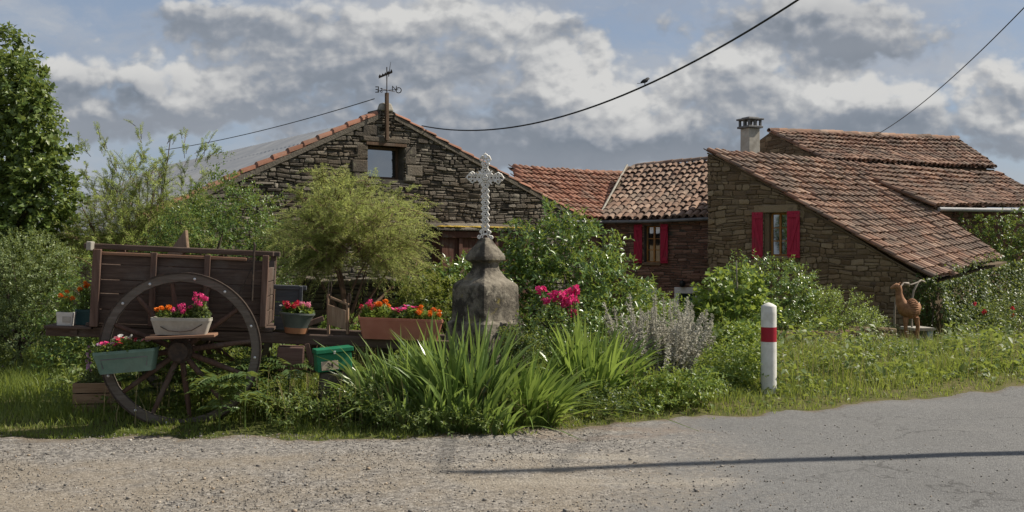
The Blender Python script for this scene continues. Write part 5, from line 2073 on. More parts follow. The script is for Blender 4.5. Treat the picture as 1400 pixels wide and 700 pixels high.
# ------------------------------------------------------------------ marker post by the road
def build_bollard():
    c = G(1051, 11.35)
    D = 11.35
    zt = EYE + (350 - 413.5) / F * D
    root = empty('marker_post', c, 0, 'white concrete marker post with a red band at the road edge', 'bollard')
    h = zt - c.z
    r = 10.7 / F * D
    mb = MB()
    vs_prof = [(r * 1.0, -.25)] + [(r * (1.0 - .03 * t), h * t * .955) for t in np.linspace(0, 1, 12)] + [(r * .93, h * .962), (r * .5, h * .985), (.006, h)]
    mb.lathe(vs_prof, 32)
    mb.build('post', M['concrete_white'], root, smooth=40)
    zb0, zb1 = (EYE + (350 - 467) / F * D) - c.z, (EYE + (350 - 447) / F * D) - c.z
    mb = MB()
    mb.lathe([(r * .96, zb0 - .001), (r * .984, zb0), (r * .981, zb1), (r * .955, zb1 + .001)], 32, cap=False)
    mb.build('red_band', M['band_red'], root, smooth=40)


build_bollard()

# ------------------------------------------------------------------ rusty animal sculpture, table, hoops
def build_sculpture():
    D = 19.0
    g = G(1240, D)
    k = F / D
    P = lambda px, py, dy=0.0: Vector(((px - 1240) / k + g.x - g.x, dy, EYE + (350 - py) / k - g.z))
    root = empty('animal_sculpture', g, 0, 'rusty ribbed metal sculpture of a long necked animal by the house wall', 'sculpture')
    mb = MB()
    spine = [(1259, 421, .02), (1257, 420, .075), (1253, 421, .14), (1248, 422.5, .175), (1242, 423, .18), (1236.5, 420.5, .15), (1232.5, 415, .105), (1230, 408, .078), (1229, 401, .062), (1229, 396, .060), (1228, 392.5, .066), (1225.5, 391, .058), (1222, 392, .036), (1217.5, 394, .018)]
    mb.tube([P(a, b) for a, b, r in spine], [r for a, b, r in spine], 18)
    o = mb.build('body', M['rust'], root, smooth=70)
    er = MB()
    for e in (-1, 1):
        er.tube([P(1229, 391, e * .03), P(1230.5, 387.5, e * .06), P(1233.5, 386, e * .075)], [.014, .012, .004], 6)
    er.build('horn', M['rust'], root, smooth=60)
    rb = MB()
    for i in range(11):
        a = -1.2 + i * .24
        pts = []
        for j in range(9):
            t = j / 8
            x = 1235 + 21 * t
            w = .178 * math.sin(math.pi * (.12 + .80 * t)) + .012
            pts.append(P(x, 422.0 - .6 * t) + Vector((0, -math.cos(a) * w, math.sin(a) * w)))
        rb.tube(pts, .013, 6)
    rb.build('rib', M['rust'], root, smooth=60)
    for (a, b, c_, dy) in ((1237, 1236, 1235.5, -.10), (1240.5, 1241, 1241.5, .12), (1251, 1252.5, 1251.5, -.10), (1255, 1257, 1256.5, .10)):
        lg = MB()
        lg.tube([P(a, 434, dy * .8), P(b, 446, dy), P(c_, 459, dy), Vector((P(c_, 459).x, dy, .0))], [.05, .03, .026, .026], 8)
        lg.build('leg', M['rust'], root, smooth=60)
    # table behind it
    D2 = 19.6
    g2 = G(1254, D2)
    t = empty('garden_table', g2, R(8), 'stone topped garden table with a pale blue leg behind the rusty animal', 'table')
    zt = EYE + (350 - 447) / F * D2 - g2.z
    mb = MB()
    mb.box((0, 0, zt - .03), (.42, .5, .06))
    mb.build('tabletop', M['lintel'], t, bevel=.008)
    for x, mt in ((-.15, 'dark_frame'), (.15, 'blue_paint')):
        mb = MB()
        mb.box((x, 0, (zt - .06) / 2), (.11, .4, zt - .06))
        mb.build('leg', M[mt], t, bevel=.006)
    # hooped rods
    D3 = 19.4
    g3 = G(1235, D3)
    h = empty('hoop_arch', g3, 0, 'thin weathered hooped rods arching over the rusty animal', 'arch')
    Q = lambda px, py, dy=0.0: Vector(((px - 1235) / F * D3, dy, EYE + (350 - py) / F * D3 - g3.z))
    mb = MB()
    mb.tube([Q(1217.5, 470, -.2), Q(1217.5, 428, -.2), Q(1219, 408, -.2), Q(1224, 394, -.2), Q(1231, 386.5, -.15), Q(1242, 387, 0), Q(1248, 392, .2)], .018, 7)
    mb.build('rod', M['grey_rod'], h, smooth=60)
    mb = MB()
    mb.tube([Q(1249.5, 470, .1), Q(1249.5, 412, .1), Q(1252, 398, .1), Q(1258, 386, .1), Q(1265, 383.5, .2), Q(1273, 386, .3)], .018, 7)
    mb.build('rod', M['grey_rod'], h, smooth=60)
    mb = MB()
    mb.tube([Q(1231, 386.5, -.15), Q(1243, 389, -.1), Q(1258, 386, .1)], .014, 6)
    mb.build('tie_rod', M['grey_rod'], h, smooth=60)


M['grey_rod'] = plain_mat('grey_rod', (.22, .19, .15), (.34, .30, .25), 9, .8, .2)
build_sculpture()

# stakes in the garden
for px, d, y0, lab, mt, r in ((1007, 14.2, 356, 'thin bare grey stake standing among the leafy plants left of the marker post', 'grey_rod', .012),
                              ):
    g = G(px, d)
    s = MB()
    s.tube([(0, 0, -.1), (.01, 0, 1.0), (-.005, 0, EYE + (350 - y0) / F * d - g.z)], [r, r, r * .7], 7)
    o = s.build('stake', M[mt], None, smooth=60)
    o.location = g
    tag(o, lab, 'stake')

# ------------------------------------------------------------------ low walls
def low_wall(name, p0, p1, h, label, mat, seed, mortar='mortar', ch=(.07, .14), sl=(.12, .35), thick=.35, base=None):
    root = empty(name, (0, 0, 0), 0, label, 'wall')
    d = Vector((p1[0] - p0[0], p1[1] - p0[1], 0))
    n = Vector((d.y, -d.x, 0)).normalized()
    if n.y > 0:
        n = -n
    W = Wall(p0, d, n)
    L = d.length
    z0 = min(float(gz(*p0)), float(gz(*p1))) - .2 if base is None else base
    rng = np.random.default_rng(seed)
    top = [(s, z0 + h + rng.uniform(-.04, .04)) for s in np.linspace(0, L, 7)]
    masonry(root, 'stone_face', W, 0, L, z0, top, [], ch, sl, M[mat], M[mortar], seed, relief=.05, gap=.01, thick=thick)
    mb = MB()
    s = 0
    tp = pl(top)
    while s < L:
        w = rng.uniform(.2, .4)
        e = min(s + w, L)
        mb.prism([(s, float(tp(s)) - .03), (e - .012, float(tp(e)) - .03), (e - .012, float(tp(e)) + rng.uniform(.02, .06)), (s, float(tp(s)) + rng.uniform(.02, .06))], W.d, (0, 0, 1), W.n, W.o - W.n * thick, thick + .04)
        s = e
    mb.build('coping', M[mat], root, bevel=.02)
    return root


a, b = G(405, 13.2), G(560, 13.0)
low_wall('rubble_wall', (a.x, a.y), (b.x, b.y), 1.35, 'rough dry rubble stone wall behind the cart shaft and the terracotta trough', 'barn_stone', 51)
a, b = G(1060, 17.2), G(1225, 18.2)
low_wall('garden_wall', (a.x, a.y), (b.x, b.y), .62, 'low ochre stone wall edging the garden behind the marker post', 'house_stone', 52, 'mortar_pale')

# ------------------------------------------------------------------ pole out to the right and its wires
PX, PY, PH = 7.75, 8.72, 8.0
pole = empty('utility_pole', (PX, PY, float(gz(PX, PY)) * 0), 0, 'weathered wooden utility pole at the roadside carrying the overhead wires', 'pole')
mb = MB()
mb.tube([(0, 0, -.8), (0, 0, 1.2), (0, .03, 2.6), (0, .10, 4.2), (0, .10, 5.8), (0, .03, 7.2), (0, 0, PH)], [.11, .10, .092, .085, .078, .07, .065], 16)
mb.build('shaft', M['pole_wood'], pole, smooth=60)
mb = MB()
mb.box((0, 0, PH - .35), (.8, .08, .08))
mb.build('cross_arm', M['pole_wood'], pole, bevel=.006)
pole.rotation_euler = (-math.atan2(.6, PH), 0, 0)
for y in (-.38, .38):
    mb = MB()
    mb.lathe([(.02, 0), (.045, .02), (.05, .06), (.03, .08), (.045, .1), (.03, .14)], 12, (y, 0, PH - .30))
    mb.build('insulator', M['whitewash'], pole, smooth=50)


def wire(name, pts, r, label):
    mb = MB()
    mb.tube(pts, r, 6)
    o = mb.build(name, M['black_metal'], None, smooth=80)
    return tag(o, label, 'wire')


def sag(p, q, s, n=40):
    return [p.lerp(q, i / n) - Vector((0, 0, s * 4 * (i / n) * (1 - i / n))) for i in range(n + 1)]


def through(p, q, mid, n=48):
    """hanging curve from p to q whose parabola passes the picture height of the point mid (same direction)"""
    best = None
    for s in np.linspace(0, 4, 401):
        pts = sag(p, q, s, 300)
        d = min(abs((v.x / v.y) * F + CX - mid[0]) * 50 + 0 * v.z if abs((v.x / v.y) * F + CX - mid[0]) > 6 else abs(CY - (v.z - EYE) / v.y * F - mid[1]) for v in pts if v.y > 1)
        if best is None or d < best[0]:
            best = (d, s)
    return sag(p, q, best[1], n), best[1]


tip1 = Vector((PX - .38, PY + .57, PH - .17))
tip2 = Vector((PX + .38, PY + .57, PH - .17))
b1 = at(577, 172, 24.9)
pts, s1 = through(b1, tip1, (1010, 49))
w1 = wire('overhead_wire', pts, .016, 'thick black overhead cable running from the barn gable up to the top of the photo')
h1 = at(1193, 187, 37.2)
pts2, s2 = through(h1, tip2, (1330, 84))
wire('overhead_wire', pts2, .012, 'thin overhead wire rising to the right from the farmhouse ridge')
wire('overhead_wire', sag(at(512, 135, 24.0), at(225, 205, 34), .12), .011, 'thin grey wire running left from the weather vane post over the metal roof')

# swallow sitting on the thick cable
best = min(pts, key=lambda v: abs(v.x / v.y * F + CX - 882))
i = pts.index(best)
f = [Vector(pts[i - 1]).lerp(pts[i + 1], t / 40) for t in range(41)]
bp = min(f, key=lambda v: abs(v.x / v.y * F + CX - 881.5))
br = empty('bird', bp + Vector((0, 0, .02)), R(20), 'small dark bird perched on the thick overhead cable', 'bird')
mb = MB()
sc = .95
mb.tube([Vector(q) * sc for q in ((-.085, 0, .03), (-.05, 0, .045), (-.01, 0, .06), (.03, 0, .078), (.055, 0, .105), (.075, 0, .112), (.098, 0, .106))], [.008 * sc, .026 * sc, .038 * sc, .036 * sc, .027 * sc, .022 * sc, .003], 12)
mb.build('body', M['feather'], br, smooth=80)
mb = MB()
for e in (-1, 1):
    mb.prism([(-.045, .0), (-.145, -.012 * e + .0), (-.13, .010), (-.045, .014)], (1, 0, .12), (0, 1, 0), (0, 0, 1), Vector((0, e * .004, .024)), .006)
mb.build('tail', M['feather'], br)
mb = MB()
for e in (-1, 1):
    mb.tube([(.0, .012 * e, .03), (.0, .012 * e, -.005)], .004, 5)
mb.build('feet', M['feather'], br)
print('SAG', s1, s2)

# ------------------------------------------------------------------ plants
def blob(px, py, rpx, rpy, d, dr=.85):
    c = at(px, py, d)
    k = d / F
    return (c.x, c.y, c.z, rpx * k, rpx * k * dr, rpy * k)


def sprigs(rng, blobs, n, lump=.18, f=3.0, lo=.55, up=.35, gaps=-.9, hemi=False):
    """points and axes of n leafy twigs spread through the blobs"""
    b = np.array(blobs)
    w = (b[:, 3] * b[:, 5] * b[:, 4]) ** .67
    pick = rng.choice(len(b), int(n * 1.6), p=w / w.sum())
    B = b[pick]
    u = unit(rng.normal(size=(len(B), 3)))
    r = lo + (1.06 - lo) * rng.random(len(B)) ** .55
    p0 = B[:, :3] + u * r[:, None] * B[:, 3:6]
    r2 = 1 + lump * hnoise(p0, f, 2.0) + .5 * lump * hnoise(p0, f * 2.6, 5.0)
    p = B[:, :3] + (p0 - B[:, :3]) * r2[:, None]
    # a twig deep inside another blob is not needed
    keep = hnoise(p, f * 1.7, 9.0) > gaps
    for q in b:
        e = (p - q[:3]) / q[3:6]
        keep &= (np.linalg.norm(e, axis=1) > lo * .82)
    p, u = p[keep][:n], u[keep][:n]
    ax = unit(u * np.array([1, 1, .7]) + np.array([0, 0, up]) + rng.normal(size=u.shape) * .38)
    return p, ax


def twig_leaves(rng, p, ax, per, length, leaf, wide, droop=.15, spread=.9, taper=.35, nup=.8):
    n = len(p)
    k = (np.arange(per) + .5) / per
    ln = length * rng.uniform(.6, 1.3, (n, 1))
    ref = unit(np.cross(ax, rng.normal(size=ax.shape)))
    ref2 = np.cross(ax, ref)
    ang = np.arange(per) * 2.4 + rng.uniform(0, 6.28, (n, 1))
    rad = ref[:, None] * np.cos(ang)[..., None] + ref2[:, None] * np.sin(ang)[..., None]
    pos = p[:, None] + ax[:, None] * (ln * k)[..., None] - np.array([0, 0, 1.0]) * (droop * ln * k ** 2)[..., None]
    d = ax[:, None] * (.45 + .5 * k)[None, :, None] + rad * spread + rng.normal(size=pos.shape) * .18
    nr = np.array([0, 0, nup]) + ax[:, None] * .5 + rng.normal(size=pos.shape) * .4
    L = leaf * (1 - taper * k)[None] * rng.uniform(.65, 1.2, (n, per))
    return pos.reshape(-1, 3), unit(d.reshape(-1, 3)), unit(nr.reshape(-1, 3)), L.ravel(), (L * wide).ravel()


def branches(root, rng, base, tips, r0, mat, name='branches', n=9, wig=.12, mb=None):
    mb = mb or MB()
    base = Vector(base)
    idx = rng.choice(len(tips), min(n, len(tips)), replace=False)
    cen = Vector(np.mean(tips, 0))
    fork = base.lerp(cen, .35)
    fork.x, fork.y = base.x * .8 + cen.x * .2, base.y * .8 + cen.y * .2
    for i in idx:
        t = Vector(tips[i])
        m = fork.lerp(t, .5) + Vector(rng.normal(0, wig, 3)) * (t - fork).length
        pts = []
        for s in np.linspace(0, 1, 9):
            a, b_ = fork.lerp(m, s), m.lerp(t, s)
            pts.append(a.lerp(b_, s))
        pts = [base.lerp(fork, .0), base.lerp(fork, .55)] + pts
        rr = [r0, r0 * .8] + list(np.linspace(r0 * .62, r0 * .10, 9))
        mb.tube(pts, rr, 6, cap=False)
    return mb.build(name, mat, root, smooth=80)


def rel(p, c):
    return p - np.array([c.x, c.y, c.z])


def shrub(name, label, cat, base, blobs, n, per, length, leaf, wide, mat, seed, stem='bark', r0=.03, extra=None, group=None, **kw):
    rng = np.random.default_rng(seed)
    root = empty(name, base, 0, label, cat, group)
    sk = {k: kw.pop(k) for k in ('lump', 'f', 'lo', 'up', 'gaps') if k in kw}
    p, ax = sprigs(rng, blobs, n, **sk)
    gl = base.z + .02
    ok = p[:, 2] > gl
    p, ax = p[ok], ax[ok]
    a = twig_leaves(rng, p, ax, per, length, leaf, wide, **kw)
    pos = rel(a[0], base)
    leaves('foliage', pos, a[1], a[2], a[3], a[4], M[mat], root)
    branches(root, rng, (0, 0, -.05), rel(p, base), r0, M[stem], n=14)
    return root, p, ax, rng


def bloom_on(root, base, pts, kind, mat, size, rng):
    me = bloom_mesh(kind, mat)
    for q in pts:
        o = bpy.data.objects.new('bloom', me)
        COL.objects.link(o)
        o.parent = root
        o.location = (q[0] - base.x, q[1] - base.y, q[2] - base.z)
        s = size * rng.uniform(.75, 1.2)
        o.scale = (s, s, s)
        o.rotation_euler = (rng.normal(.5, .3), rng.normal(0, .3), rng.uniform(0, 6.28))


# --- the big broadleaf tree on the left edge
base = G(-20, 14.5)
B = [blob(0, 78, 34, 36, 14.3), blob(25, 118, 30, 30, 14), blob(-20, 140, 60, 55, 14.5), blob(28, 165, 40, 36, 14), blob(48, 205, 40, 36, 13.9), blob(0, 220, 70, 60, 14.4),
     blob(55, 262, 42, 34, 13.9), blob(45, 305, 48, 36, 13.9), blob(-30, 300, 80, 70, 14.5), blob(10, 360, 75, 60, 14.6), blob(-90, 220, 80, 130, 15)]
shrub('broadleaf_tree', 'tall dense broadleaf tree clad in ivy at the left edge of the photo', 'tree', base, B, 4200, 9, .22, .10, .80, 'leaf_ivy', 101, r0=.14, lump=.22, f=2.3, lo=.6, up=.2, droop=.3)

# --- pale small leaved shrub in front of it
base = G(30, 12.8)
B = [blob(38, 372, 54, 52, 12.8), blob(60, 420, 42, 60, 12.7), blob(10, 410, 60, 75, 12.9), blob(35, 470, 58, 48, 12.7), blob(-30, 420, 60, 90, 13.1), blob(72, 385, 28, 36, 12.7)]
r_, p_, ax_, rng_ = shrub('small_leaved_shrub', 'rounded pale green small leaved shrub left of the cart', 'shrub', base, B, 3000, 12, .17, .042, .5, 'leaf_small', 102, r0=.03, lump=.16, f=4.5, lo=.55, up=.5)
sel = p_[(p_[:, 2] < 1.0) & (p_[:, 1] < 12.8)]
bloom_on(r_, base, sel[rng_.choice(len(sel), 38, replace=False)] + np.array([0, -.05, 0]), 'open', 'petal_lilac', .9, rng_)


# --- tamarisks: feathery plumes
def plumes(name, label, base, blobs, n, mat, seed, shoots=(), length=.5, per=34, leaf=.085, width=.0075, droop=.5, group=None, up=.45, stem='bark_red', r0=.05, lump=.25, nb=16):
    rng = np.random.default_rng(seed)
    root = empty(name, base, 0, label, 'tree', group)
    p, ax = sprigs(rng, blobs, n, lump=lump, f=2.6, lo=.35, up=up)
    ok = p[:, 2] > base.z + .1
    p, ax = p[ok], ax[ok]
    for (a, b, m, sc) in shoots:        # long thin wands from a to b set with short plumes
        a, b = np.array(a), np.array(b)
        t = rng.random(m)
        bend = np.array([0, 0, -.10 * np.linalg.norm(b - a)])
        q = a + (b - a) * t[:, None] + bend * (t * (1 - t) * 4)[:, None] * -.6 + rng.normal(size=(m, 3)) * .03
        p = np.concatenate([p, q])
        x = unit((b - a)[None] * (1.7 if sc < .45 else .9) / np.linalg.norm(b - a) + rng.normal(size=(m, 3)) * .5)
        ax = np.concatenate([ax, x])
    ln = np.full(len(p), length)
    m0 = len(p) - sum(s[2] for s in shoots)
    i = m0
    for (_, _, m, sc) in shoots:
        ln[i:i + m] = length * sc
        i += m
    nn = len(p)
    k = (np.arange(per) + .3) / per
    L = ln[:, None] * rng.uniform(.6, 1.35, (nn, 1))
    ref = unit(np.cross(ax, rng.normal(size=ax.shape)))
    ref2 = np.cross(ax, ref)
    ang = np.arange(per) * 2.4 + rng.uniform(0, 6.28, (nn, 1))
    rad = ref[:, None] * np.cos(ang)[..., None] + ref2[:, None] * np.sin(ang)[..., None]
    pos = p[:, None] + ax[:, None] * (L * k)[..., None] - np.array([0, 0, 1.0]) * (droop * L * k ** 2)[..., None]
    tang = ax[:, None] - np.array([0, 0, 1.0]) * (2 * droop * k)[None, :, None]
    d = unit(tang * .75 + rad * .75 + rng.normal(size=pos.shape) * .15)
    nr = rng.normal(size=pos.shape)
    LL = leaf * (1.15 - .75 * k)[None] * rng.uniform(.7, 1.3, (nn, per))
    LL = LL * np.clip(ln / length, .55, 1)[:, None]
    W = np.full(LL.shape, width) * np.clip(ln / length, .7, 1)[:, None]
    leaves('foliage', rel(pos.reshape(-1, 3), base), d.reshape(-1, 3), unit(nr.reshape(-1, 3)), LL.ravel(), W.ravel(), M[mat], root)
    tw = MB()
    for j in range(0, nn, 2):
        a = Vector(rel(p[j], base))
        x = Vector(ax[j])
        e = float(L[j, 0])
        tw.tube([a - x * e * .3, a + x * e * .4 - Vector((0, 0, droop * e * .16)), a + x * e * .95 - Vector((0, 0, droop * e * .9))], [.005, .0035, .0015], 3, cap=False)
    br = branches(root, rng, (0, 0, -.05), rel(p, base), r0, M[stem], n=nb, wig=.10, mb=tw)
    return root


def fan_shoots(seed, cx, cy, rx, ry, d, n, m, a0, a1, inner=.25, sc=.5, dd=.7):
    rg = np.random.default_rng(seed)
    out = []
    for i in range(n):
        t = R(a0 + (a1 - a0) * (i + rg.random()) / n)
        q0, q1 = inner * rg.uniform(.4, 1.3), rg.uniform(.62, 1.04)
        z0, z1 = d + rg.uniform(-.3, .3) * dd, d + rg.uniform(-1, 1) * dd
        out.append((at(cx + rx * q0 * math.cos(t), cy - ry * q0 * math.sin(t) + 12, z0), at(cx + rx * q1 * math.cos(t) , cy - ry * q1 * math.sin(t), z1), m, sc * rg.uniform(.75, 1.2)))
    return out


base = G(185, 14.3)
B = [blob(118, 320, 40, 44, 14.2), blob(170, 330, 48, 36, 14.3), blob(215, 335, 56, 40, 14.4), blob(150, 365, 66, 40, 14)]
sh = []
for x0, y0, x1, y1 in ((150, 290, 137, 178), (205, 280, 186, 170), (215, 275, 240, 172), (250, 278, 252, 184), (255, 282, 285, 180), (180, 275, 205, 192), (125, 270, 112, 200), (160, 275, 152, 205), (262, 285, 292, 205), (225, 290, 222, 210)):
    sh.append((at(x0, y0, 14.4), at(x1, y1, 14.5), 20, .36))
sh += fan_shoots(7, 185, 335, 118, 118, 14.3, 46, 20, -5, 190, sc=.62)
plumes('tamarisk', 'tall feathery yellow green tamarisk with long bare wands left behind the cart', base, B, 200, 'leaf_tamarisk', 111, sh, length=.5, droop=.28, per=42, width=.0065, leaf=.08)

base = G(300, 13.3)
B = [blob(302, 278, 42, 34, 13.2), blob(272, 315, 50, 42, 13.1), blob(340, 312, 46, 42, 13.0), blob(305, 350, 80, 60, 12.9), blob(355, 370, 50, 60, 12.8), blob(300, 420, 85, 55, 12.9), blob(240, 400, 60, 60, 12.9), blob(305, 238, 12, 24, 13.2)]
shrub('evergreen_shrub', 'dense dark evergreen shrub with a pointed top right behind the cart', 'shrub', base, B, 2500, 10, .17, .052, .5, 'leaf_dark', 112, r0=.06, lump=.28, f=3.6, lo=.55, up=.55)
base = G(305, 13.25)

base = G(470, 12.3)
B = [blob(455, 345, 40, 34, 12.3), blob(505, 345, 40, 34, 12.3)]
sh = fan_shoots(8, 478, 338, 104, 92, 12.2, 78, 17, -35, 215, inner=.2, sc=.72, dd=.9)
for x0, y0, x1, y1 in ((440, 280, 445, 234), (470, 280, 466, 238), (500, 270, 515, 242), (425, 290, 404, 264), (540, 300, 578, 290), (545, 330, 586, 332), (520, 290, 560, 264), (455, 265, 430, 236), (505, 280, 492, 244)):
    sh.append((at(x0, y0, 12.2), at(x1, y1, 12.0), 14, .6))
plumes('tamarisk', 'feathery golden green tamarisk with orange tips in front of the barn', base, B, 60, 'leaf_tamarisk_gold', 113, sh, length=.46, droop=.40, per=44, leaf=.075, lump=.42, width=.006, nb=8)
# dark undergrowth behind the cart
base = G(210, 12.6)
B = [blob(150, 420, 70, 60, 12.4), blob(230, 430, 80, 50, 12.3), blob(100, 450, 50, 50, 12.2), blob(330, 440, 70, 40, 12.4), blob(160, 500, 110, 40, 12.2)]
shrub('undergrowth_shrub', 'dark low leafy undergrowth in the shade behind the cart', 'shrub', base, B, 1300, 9, .18, .06, .5, 'leaf_dark', 114, r0=.03)

# --- laurel to the right of the cross, and its neighbours
base = G(775, 13.8)
B = [blob(755, 320, 40, 36, 13.8), blob(735, 352, 56, 46, 13.6), blob(790, 350, 56, 42, 13.7), blob(720, 400, 50, 50, 13.4), blob(780, 400, 70, 50, 13.4), blob(840, 392, 44, 34, 13.6), blob(765, 442, 90, 42, 13.3), blob(860, 425, 50, 36, 13.5), blob(700, 375, 30, 40, 13.5)]
shrub('laurel', 'large glossy leaved laurel shrub right of the stone cross', 'shrub', base, B, 1150, 8, .24, .115, .42, 'leaf_laurel', 121, r0=.05, lump=.24, f=2.8, lo=.55, up=.5, droop=.35)
base = G(618, 12.9)
B = [blob(622, 376, 24, 26, 12.9), blob(600, 408, 36, 28, 12.8), blob(640, 400, 40, 40, 13), blob(600, 440, 50, 40, 12.8)]
shrub('laurel', 'smaller glossy laurel between the terracotta trough and the cross pedestal', 'shrub', base, B, 420, 8, .22, .105, .42, 'leaf_laurel', 122, r0=.03, lump=.25, f=3, droop=.35)
base = G(592, 12.5)
B = [blob(595, 400, 22, 20, 12.5), blob(575, 415, 28, 20, 12.5), blob(610, 418, 24, 22, 12.4)]
shrub('yellow_fern', 'yellow green ferny plant behind the right end of the terracotta trough', 'plant', base, B, 300, 18, .22, .05, .22, 'leaf_lime', 123, r0=.012, droop=.5)
base = G(467, 11.4)
B = [blob(467, 447, 24, 14, 11.4), blob(455, 455, 20, 16, 11.4)]
shrub('leafy_plant', 'small round leafy plant behind the cart shaft left of the terracotta trough', 'plant', base, B, 190, 9, .08, .035, .6, 'leaf_bright', 124, r0=.01)

base = G(905, 15.3)
B = [blob(892, 418, 22, 18, 15.2), blob(915, 432, 30, 18, 15.3), blob(880, 440, 40, 22, 15), blob(930, 455, 40, 22, 15)]
shrub('garden_shrub', 'mid green leafy garden shrub below the wing door', 'shrub', base, B, 520, 9, .17, .06, .5, 'leaf_bright', 131, r0=.03, lump=.22)
base = G(990, 14.4)
B = [blob(980, 414, 26, 26, 14.3), blob(1005, 405, 30, 28, 14.4), blob(990, 440, 50, 34, 14.2), blob(960, 448, 28, 26, 14.2), blob(1022, 440, 26, 36, 14.2)]
shrub('broad_leaved_bush', 'broad leaved yellowish green bush around the bare stake', 'shrub', base, B, 380, 7, .22, .12, .72, 'leaf_bright', 132, r0=.03, lump=.25, droop=.35)
base = G(1040, 18.2)
B = [blob(1030, 378, 38, 26, 18.2), blob(1065, 385, 40, 28, 18.2), blob(1015, 395, 32, 30, 18), blob(1050, 415, 60, 36, 18), blob(1088, 400, 22, 24, 18.2), blob(1040, 450, 70, 36, 18)]
shrub('round_bush', 'rounded dark green bush against the farmhouse gable wall', 'shrub', base, B, 1000, 9, .2, .075, .55, 'leaf_laurel', 133, r0=.05, lump=.2)
base = G(1130, 18.6)
B = [blob(1110, 430, 36, 24, 18.4), blob(1145, 426, 34, 24, 18.5), blob(1100, 450, 46, 24, 18.2), blob(1160, 446, 44, 22, 18.4), blob(1125, 412, 18, 14, 18.6)]
shrub('flowering_bush', 'bright green leafy bush with small pale flowers behind the low ochre wall', 'shrub', base, B, 950, 9, .17, .055, .45, 'leaf_bright', 134, r0=.03, lump=.3, up=.7)
base = G(1195, 19.2)
B = [blob(1180, 446, 28, 18, 19), blob(1203, 455, 18, 14, 19)]
shrub('flowering_bush', 'lower pale green bush at the feet of the rusty animal', 'shrub', base, B, 260, 9, .15, .05, .45, 'leaf_small', 135, r0=.02, lump=.3, up=.7)


# --- ivy on the low front wall of the farmhouse
def wall_ivy():
    P0, fh, fn, L, z0, z1 = IVY_WALL
    base = P0 + fh * (L * .5)
    g = float(gz(base.x, base.y)) - .2
    base = Vector((base.x, base.y, g))
    root = empty('ivy', base, 0, 'thick pale flecked ivy hanging over the low front wall of the farmhouse', 'climber')
    rng = np.random.default_rng(141)
    n = 15000
    s = rng.uniform(-.25, L + .9, n)
    t = rng.random(n)
    zt = z0 + (z1 - z0) * np.clip(s / L, 0, 1)
    z = g - .1 + (zt + .02 - g) * t
    out = .12 + .20 * (hnoise(np.stack([s, z, s * 0], 1), 3.2, 3) * .5 + .5) + .12 * rng.random(n) + .25 * (1 - t)
    q = np.array([P0.x, P0.y, 0])[None] + np.array(fh)[None] * s[:, None] + np.array(fn)[None] * out[:, None]
    q[:, 2] = z
    # the left end returns round the corner
    m = 3600
    s2 = -rng.uniform(.0, .95, m)
    z2 = g + (z0 + .05 - g) * rng.random(m)
    k2 = rng.uniform(-.1, .75, m)
    q2 = np.array([P0.x, P0.y, 0])[None] - np.array(HOUSE.d)[None] * (k2 * .9)[:, None] + np.array(HOUSE.n)[None] * (.10 + .16 * rng.random(m))[:, None]
    q2[:, 2] = z2 - (k2 * .2)
    kk = (rng.random(m) < 1.0 - k2 * .9)
    q2 = q2[kk]
    # a fringe creeping onto the tiles
    m3 = 900
    s3 = rng.uniform(-.2, L, m3)
    q3 = np.array([P0.x, P0.y, 0])[None] + np.array(fh)[None] * s3[:, None] + np.array(fn)[None] * rng.uniform(-.35, .2, m3)[:, None]
    q3[:, 2] = z0 + (z1 - z0) * np.clip(s3 / L, 0, 1) + rng.uniform(0, .16, m3) + .10 * (rng.random(m3) < .2)
    q3 = q3[hnoise(q3, 3.5, 2) > .0]
    p = np.concatenate([q, q2, q3])
    n = len(p)
    d = unit(rng.normal(size=(n, 3)) * .6 + np.array([0, 0, -.55]) + np.array(fn) * .5)
    nr = unit(np.array(fn)[None] * .9 + np.array([0, 0, .45])[None] + rng.normal(size=(n, 3)) * .4)
    Ls = rng.uniform(.05, .10, n)
    leaves('foliage', rel(p, base), d, nr, Ls, Ls * .75, M['leaf_wallivy'], root)
    mb = MB()
    for i in range(14):
        a = P0 + fh * rng.uniform(0, L + .5) + fn * .12
        a.z = g
        pts = [a]
        for j in range(6):
            b = pts[-1] + Vector((0, 0, .3)) + fh * rng.normal(0, .08)
            pts.append(b)
        mb.tube([p_ - base for p_ in pts], .015, 5)
    mb.build('stem', M['bark'], root)
    # climbing rose with dark red flowers at its right
    bR = at(1372, 470, 25.0)
    bR.z = float(gz(bR.x, bR.y))
    Bl = [blob(1350, 440, 34, 26, 25.2), blob(1385, 430, 34, 34, 25.6), blob(1375, 462, 46, 24, 24.8), blob(1420, 440, 40, 40, 25.6)]
    r, p2, a2, rg = shrub('climbing_rose', 'climbing rose with dark red flowers at the right end of the ivy', 'shrub', bR, Bl, 900, 9, .2, .07, .55, 'leaf_wallivy', 142, r0=.02, lump=.25)
    sel = p2[p2[:, 1] < 25.3]
    bloom_on(r, bR, sel[rg.choice(len(sel), 15, replace=False)] + np.array([0, -.12, .03]), 'rose', 'petal_red', 1.3, rg)
    # darker ivy on the wing wall beyond
    bW = at(1372, 400, 31.5)
    bW.z = float(gz(bW.x, bW.y))
    Bl = [blob(1345, 310, 10, 22, 31.9), blob(1370, 318, 13, 30, 31.9), blob(1398, 310, 18, 30, 32.2), blob(1390, 350, 26, 26, 31.9), blob(1360, 350, 18, 18, 31.7), blob(1385, 385, 40, 30, 31.4), blob(1318, 300, 6, 14, 31.9), blob(1430, 340, 30, 50, 32.2), blob(1329, 318, 6, 12, 31.9)]
    shrub('wall_creeper', 'dark creeper hanging in strands on the wing wall under the gutter', 'climber', bW, Bl, 1300, 9, .18, .085, .7, 'leaf_dark', 143, r0=.03, lump=.2, up=-.6)


wall_ivy()


